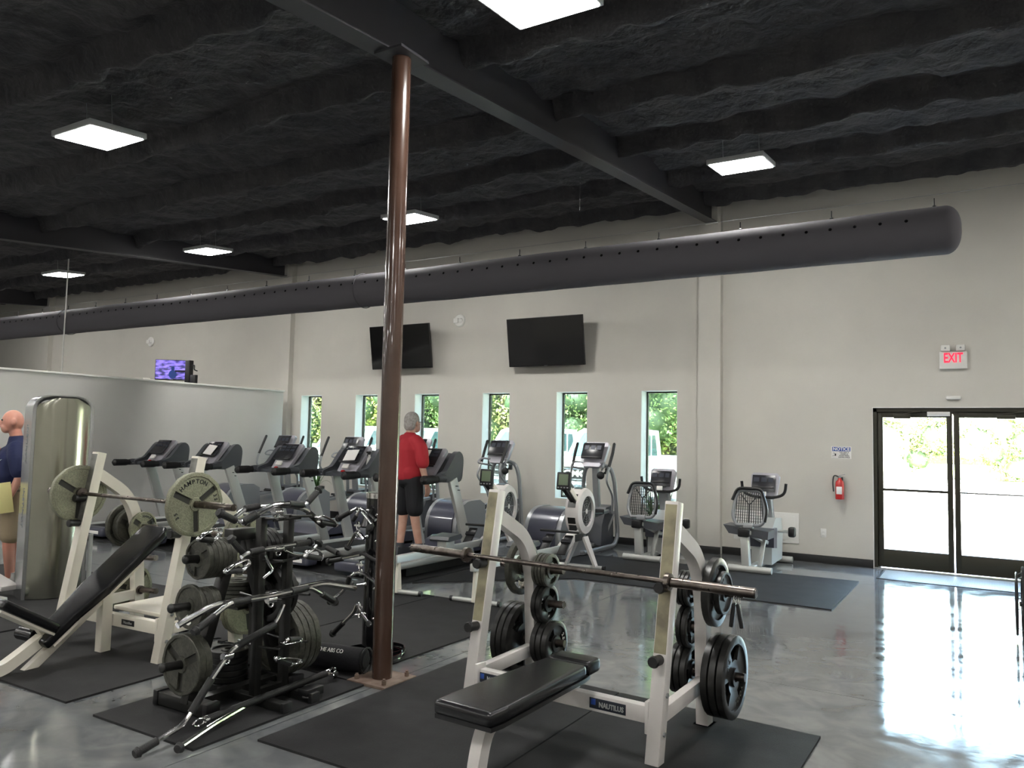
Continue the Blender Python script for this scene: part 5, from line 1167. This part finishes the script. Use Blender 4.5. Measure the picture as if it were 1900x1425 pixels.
bd = organic('body', body_ch, [(hx, (.077, .095, .115)), (hx+Vector((0, .06, -.06)), (.052, .05, .06)), (hx+Vector((0, .105, -.02)), (.014, .02, .028)), (hx+Vector((-.084, -.010, -.008)), (.013, .024, .036)), (hx+Vector((.084, -.010, -.008)), (.013, .024, .036)), ((0, 0, .93), (.16, .11, .12))], 'skin', t, .0075)
for s in (-1, 1):
    e = G().sph(hx+Vector((s*.032, .092, .008)), .011, 10, 6).build('eye', 'paper', bd)
G().ctube([hx+Vector((-.025, .102, -.055)), hx+Vector((0, .108, -.058)), hx+Vector((.025, .102, -.055))], .004, 6).build('mouth', 'skinred', bd)
organic('hair', [], [(hx+Vector((0, -.022, .035)), (.094, .100, .104)), (hx+Vector((0, -.055, -.03)), (.084, .062, .08))], 'hair', t, .008, 2)
G().tube(bend([hx+Vector((-.082, -.01, .012)), hx+Vector((-.075, .105, .012)), hx+Vector((-.005, .118, .008)), hx+Vector((.005, .118, .008)), hx+Vector((.075, .105, .012)), hx+Vector((.082, -.01, .012))], .015), .003, 6).build('glasses', 'black', t)
organic('tee_shirt', [([(0, .01, .985), (0, .02, 1.1), (0, 0, 1.28), (0, 0, 1.40)], [.175, .185, .18, .10]), ([(-.13, 0, 1.36), (-.20, 0, 1.28), (-.245, 0, 1.14)], [.085, .085, .078]), ([(.13, 0, 1.36), (.20, 0, 1.28), (.25, -.01, 1.12)], [.085, .085, .078]), ([(-.1, 0, 1.37), (.1, 0, 1.37)], [.09, .09])], [((0, .05, 1.08), (.17, .165, .18)), ((-.07, 0, 1.0), (.125, .15, .14)), ((.07, 0, 1.0), (.125, .15, .14))], 'red', t, .010, 3)
organic('shorts', [([(-.09, 0, .90), (-.105, .02, .56)], [.115, .105]), ([(.09, 0, .90), (.105, .02, .56)], [.115, .105])], [((0, 0, .90), (.185, .145, .10))], 'cloth', t, .010, 3)
for s, y_, z_ in ((-1, .04, .045), (1, .16, .045)):
    G().prism([(-.13, 0), (.15, 0), (.16, .03), (.10, .07), (-.02, .10), (-.12, .09)], (s*.105-.045, y_, -.0), (0, 1, 0), (0, 0, 1), .09).build('shoe', 'greyp', t, 50)
    G().cyl((s*.105, y_-.06, .08), (s*.105, y_-.06, .14), .05).build('sock', 'greyp', t)
# --- bald person in navy polo, profile, facing left (-X-ish), right hand raised to the face
bx, by = -8.56, 4.29
fa = math.radians(115)   # facing direction angle from +X
t = thing('person', 'bald person in a navy polo and khaki shorts holding a yellow folder', 'person', (bx, by, 0), math.radians(150))
ch = [([(-.10, 0, .90), (-.10, .02, .50), (-.10, -.01, .10)], [.085, .06, .042]), ([(.10, 0, .90), (.11, -.02, .50), (.11, -.06, .10)], [.085, .06, .042]),
      ([(-.10, -.02, .09), (-.10, .05, .035), (-.10, .13, .03)], [.038, .036, .028]), ([(.11, -.07, .09), (.11, 0, .035), (.11, .08, .03)], [.038, .036, .028]),
      ([(0, 0, .95), (0, .03, 1.15), (0, 0, 1.34), (0, 0, 1.46)], [.13, .14, .10, .055]), ([(0, 0, 1.44), (0, .03, 1.56)], [.062, .058]),
      ([(.17, 0, 1.37), (.24, .16, 1.30), (.10, .26, 1.57)], [.05, .046, .033]), ([(-.17, 0, 1.37), (-.25, -.05, 1.14), (-.25, .03, .92)], [.05, .046, .034])]
ch += hand((.10, .265, 1.58), (-.55, -.35, .55), (.3, .9, .2), (-.2, 0, 1), .8); ch += hand((-.25, .035, .915), (0, .25, -1), (-1, 0, 0), (0, 1, 0), .5)
hx = Vector((0, .055, 1.665))
bd = organic('body', ch, [(hx, (.078, .10, .118)), (hx+Vector((0, .055, -.065)), (.052, .05, .058)), (hx+Vector((0, .108, -.02)), (.014, .022, .028)), (hx+Vector((-.084, -.012, -.008)), (.014, .026, .038)), (hx+Vector((.084, -.012, -.008)), (.014, .026, .038)), ((0, 0, .93), (.17, .13, .12))], 'skinred', t, .0075)
for s in (-1, 1): G().sph(hx+Vector((s*.034, .092, .012)), .010, 10, 6).build('eye', 'black', bd)
G().ctube([hx+Vector((-.025, .104, -.058)), hx+Vector((0, .110, -.06)), hx+Vector((.025, .104, -.058))], .004, 6).build('mouth', 'red', bd)
organic('polo_shirt', [([(0, .02, 1.07), (0, .05, 1.12), (0, .01, 1.28), (0, 0, 1.42)], [.18, .20, .19, .10]), ([(.13, 0, 1.37), (.20, .06, 1.35), (.24, .13, 1.31)], [.085, .085, .08]), ([(-.13, 0, 1.37), (-.21, -.01, 1.30), (-.25, -.04, 1.17)], [.085, .085, .08]), ([(-.1, 0, 1.38), (.1, 0, 1.38)], [.09, .09]), ([(0, .01, 1.42), (0, .015, 1.475)], [.082, .075])], [((0, .09, 1.08), (.17, .17, .17))], 'navy', t, .010, 3)
organic('shorts', [([(-.095, 0, .92), (-.105, .01, .53)], [.112, .10]), ([(.095, 0, .92), (.11, -.01, .53)], [.112, .10])], [((0, 0, .93), (.18, .14, .09))], 'khaki', t, .010, 3)
G().tube([(.183*math.cos(k*PI/12), .15*math.sin(k*PI/12)+.005, .965) for k in range(24)], .016, 6, closed=True).build('belt', 'bark', t)
for s, y_ in ((-1, .0), (1, -.05)):
    G().prism([(-.12, 0), (.17, 0), (.18, .03), (.11, .07), (-.02, .10), (-.11, .09)], (s*.105-.045, y_, 0), (0, 1, 0), (0, 0, 1), .09).build('shoe', 'plastic', t, 50)
    G().cyl((s*.105, y_-.05, .08), (s*.105, y_-.05, .15), .048).build('sock', 'paper', t)
sh = [c for c in t.children if c.name.startswith('polo_shirt')][0]
hit, loc_, nrm_, _i = sh.ray_cast(Vector((-1.0, .55, 1.27)), Vector((.87, -.42, 0)).normalized())
if hit:
    u_ = Vector((0, 0, 1)).cross(nrm_).normalized(); v_ = nrm_.cross(u_)
    G().tube([loc_+nrm_*.003+u_*a+v_*b for a, b in ((-.022, .006), (-.014, -.005), (.0, -.001), (.022, .012))], [.002, .005, .004, .001], 6).build('chest_mark', 'paper', t)
fr = Matrix.Translation((bx, by, 0)) @ Matrix.Rotation(t.rotation_euler.z, 4, 'Z')
f = thing('folder', 'yellow folder held low in the hand of the bald person', 'folder', (0, 0, 0)); f.matrix_world = fr
G().obox((-.285, .12, .90), (.012, .24, .30), Matrix.Rotation(-.15, 3, 'X'), .002).build('cover', 'yellow', f); G().obox((-.277, .12, .90), (.006, .235, .295), Matrix.Rotation(-.15, 3, 'X')).build('sheets', 'black', f)
# ================================================================ OUTSIDE
G().box(-60, 30, YF+TH, 16.8, -.12, -.02).build('floor_walkway', 'concrete', None, 0)['kind'] = 'structure'
G().box(-60, 30, 16.8, 27, -.14, -.03).build('floor_parking', 'asphalt', None, 0)['kind'] = 'structure'
G().box(-90, 60, 27, 90, -.14, -.02).build('floor_lawn', 'grass', None, 0)['kind'] = 'structure'
G().box(-9, 30, 27, 46, -.12, -.012).build('floor_forecourt', 'concrete', None, 0)['kind'] = 'structure'
def vehicle(label, cx, y0, rz, paint, suv=False, word=None):
    """nose at local y=0 pointing -y, body runs +y"""
    t = thing('vehicle', label, 'car', (cx, y0, 0), rz); w = .98
    side = [(.0, .45), (.02, .95), (.12, 1.10), (1.35, 1.17), (1.45, 1.20)] + ([(4.75, 1.2), (4.8, .5)] if suv else [(5.3, 1.22), (5.35, .55)]) + [(4.5, .35), (.3, .32)]
    G().prism(side, (-w, 0, 0), (0, 1, 0), (0, 0, 1), 2*w).build('body', paint, t, 30)
    ca = [(1.30, 1.15), (2.05, 1.78), (2.4, 1.86), (4.3, 1.84), (4.72, 1.2)] if suv else [(1.30, 1.15), (2.05, 1.82), (2.4, 1.90), (3.4, 1.88), (3.65, 1.2)]
    G().prism(ca, (-w*.86, 0, 0), (0, 1, 0), (0, 0, 1), 2*w*.86).build('cabin', paint, t, 30)
    d = Vector((0, .75, .65)).normalized()
    G().add([(-.74, 1.36, 1.20), (.74, 1.36, 1.20), (.66, 2.0, 1.77), (-.66, 2.0, 1.77), (-.74, 1.33, 1.22), (.74, 1.33, 1.22), (.66, 1.97, 1.79), (-.66, 1.97, 1.79)], [(0, 1, 2, 3), (7, 6, 5, 4), (0, 4, 5, 1), (1, 5, 6, 2), (2, 6, 7, 3), (3, 7, 4, 0)]).build('windscreen', 'carglass', t, 0)
    e = ca[3][0]
    for s in (-1, 1):
        for a, b in ((1.75, 2.75), (2.85, e-.12)):
            z1 = 1.76; a2 = a+.42 if a < 2 else a
            x_ = s*w*.865; G().prism([(a, 1.24), (b, 1.24), (b-(.18 if b > 3 else 0), z1), (a2, z1)], (x_-(.006 if s < 0 else -.006)-.003, 0, 0), (0, 1, 0), (0, 0, 1), .006).build('side_window', 'carglass', t, 0)
        G().obox((s*(w+.09), 1.65, 1.22), (.16, .08, .17), None, .03).build('mirror', paint, t)
        for y in (.95, 3.95): 
            wh = G().lathe([(.0, -.12), (.30, -.12), (.39, -.10), (.39, .10), (.30, .12), (0, .12)], (s*(w-.12), y, .39), (1, 0, 0), 24).build('wheel', 'tyre', t); G().lathe([(.0, 0), (.22, .0), (.23, .01), (0, .02)], (s*(w+.0), y, .39), (s, 0, 0), 16).build('hub_cap', 'silver', wh)
        G().obox((s*.80, -.0, .88), (.28, .06, .22), None, .02).build('headlight', 'chrome', t)
    gl = G().box(-.62, .62, -.03, .03, .66, 1.0, .02).build('grille', 'black', t)
    for k in range(3): G().box(-.60, .60, -.045, -.02, .69+.12*k, .715+.12*k, .004).build('grille_bar', 'chrome', gl)
    G().box(-.98, .98, -.10, .05, .42, .62, .03).build('bumper', 'chrome', t)
    if word: text(word, .20, 'silver', (0, -.05, .83), (1, 0, 0), (0, 0, 1), gl, bold=.008, sx=1.3)
    return t
c = AY(1068, 893, 16.2); vehicle('light pickup with a lettered grille facing the fifth slit window', c.x-.0, 16.2, math.radians(3), 'carwhite', False, 'GMC')
c = AY(920, 880, 16.8); vehicle('pale pickup parked beyond the fourth slit window', c.x-.2, 16.6, 0, 'carwhite')
c = AY(690, 850, 17); vehicle('pale van like car beyond the second slit window', c.x-.2, 17.0, math.radians(4), 'carwhite', True)
c = AY(582, 850, 17.4); vehicle('white pickup beyond the first slit window', c.x, 17.2, math.radians(8), 'carwhite')
c = AY(1222, 850, 22); vehicle('pale sport utility vehicle seen through the sixth slit window', c.x+1.9, 20.6, math.radians(-62), 'carwhite', True)
t = thing('wheel_stop', 'yellow lettered parking block outside the right glass door', 'marker', (1.15, 14.2, 0)); G().box(-.8, .8, -.08, .08, 0, .14, .02).build('block', 'yellowpaint' if 'yellowpaint' in M else 'yellow', t)
# trees
def tree(label, x, y, h, r, nleaf, m, seed, grp='trees beyond the car park', zc=.5, card=.15):
    rs = np.random.RandomState(seed); t = thing('tree', label, 'tree', (x, y, 0), 0, grp)
    G().tube([(0, 0, 0), (.05, .03, h*.3), (-.08, .05, h*.55), (0, 0, h*.8)], [.16, .13, .09, .03], 8).build('trunk', 'bark', t)
    nb = 60; cen = rs.normal(size=(nb, 3)); cen /= np.linalg.norm(cen, axis=1)[:, None]; cen *= rs.uniform(.35, 1, (nb, 1))**.5
    cen = cen*np.array([r*.85, r*.8, h*.47])+np.array([0, 0, h*zc+.2]); cen[:, 2] = np.maximum(cen[:, 2], .5)
    k = rs.randint(0, nb, nleaf); d = rs.normal(size=(nleaf, 3)); d /= np.linalg.norm(d, axis=1)[:, None]; p = cen[k] + d*rs.uniform(.4, 1.0, (nleaf, 1))*np.array([r*.36, r*.36, r*.30])
    a = rs.normal(size=(nleaf, 3)); a += d*.4; a /= np.linalg.norm(a, axis=1)[:, None]; b = np.cross(a, rs.normal(size=(nleaf, 3))); b /= np.linalg.norm(b, axis=1)[:, None]
    s = rs.uniform(.6, 1.1, (nleaf, 1))*card; c_ = np.cross(a, b)
    v = np.stack([p-b*s*.5, p-c_*s*.28, p+b*s*.6, p+c_*s*.28], 1).reshape(-1, 3); f = np.arange(nleaf*4).reshape(-1, 4)
    me = bpy.data.meshes.new('foliage'); me.from_pydata(v.tolist(), [], f.tolist()); me.materials.append(M[m]); o = link('foliage', me, t); tag(o, kind='stuff')
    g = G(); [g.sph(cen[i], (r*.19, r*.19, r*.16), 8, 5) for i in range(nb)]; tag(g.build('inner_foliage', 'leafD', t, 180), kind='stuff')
spots = [(582, 'leafC', 'yellow green tree filling the first slit window'), (700, 'leafB', 'dark green tree filling the second slit window'), (800, 'leafA', 'green tree with sunlit tips behind the third slit window'), (930, 'leafC', 'bright yellow green tree behind the fourth slit window'),
         (1070, 'leafC', 'sunlit tree dense with small leaves behind the fifth slit window'), (1235, 'leafA', 'tall leafy tree behind the sixth slit window'), (1150, 'leafB', 'tree hidden behind the wall between the fifth and sixth windows'), (1400, 'leafA', 'tree behind the wall beyond the second bike'), (1680, 'leafC', 'overexposed tree beyond the left glass door'), (1860, 'leafA', 'overexposed tree beyond the right glass door'), (860, 'leafB', 'tree behind the wall between the third and fourth windows'), (640, 'leafA', 'tree behind the wall between the first two windows')]
for i, (px_, m_, lb_) in enumerate(spots):
    m_ = {'leafB': 'leafA', 'leafA': 'leafC'}.get(m_, m_) if i < 6 else m_
    yy = 29+(i % 3)*1.2 if px_ < 1600 else 47; c = AY(px_, 780, yy); tree(lb_, c.x, yy, 8.5+.7*(i % 3) if px_ < 1600 else 6, 3.3 if px_ < 1600 else 3.2, 22000, m_, 50+i)
for i, x in enumerate((-44, -36, -29, -21.5, -14, -8.5, 12)):
    tree('dark background tree of the far wood, %s' % ('behind the first windows', 'deep behind the second window', 'deep behind the third window', 'deep behind the fourth window', 'deep behind the fifth window', 'deep behind the sixth window', 'far beyond the doors')[i], x, 38, 11, 5.5, 9000, 'leafB', 90+i, 'trees of the far wood', .45, .3)
t = thing('power_line', 'thin wires strung above the car park beyond the windows', 'wire', (0, 24, 0))
for z in (3.9, 4.15): G().cyl((-60, 0, z), (-14.2, 0, z), .02, seg=6).build('cable', 'paper', t)
G().cyl((-14.2, 0, -.05), (-14.2, 0, 5), .12).build('pole', 'bark', t)
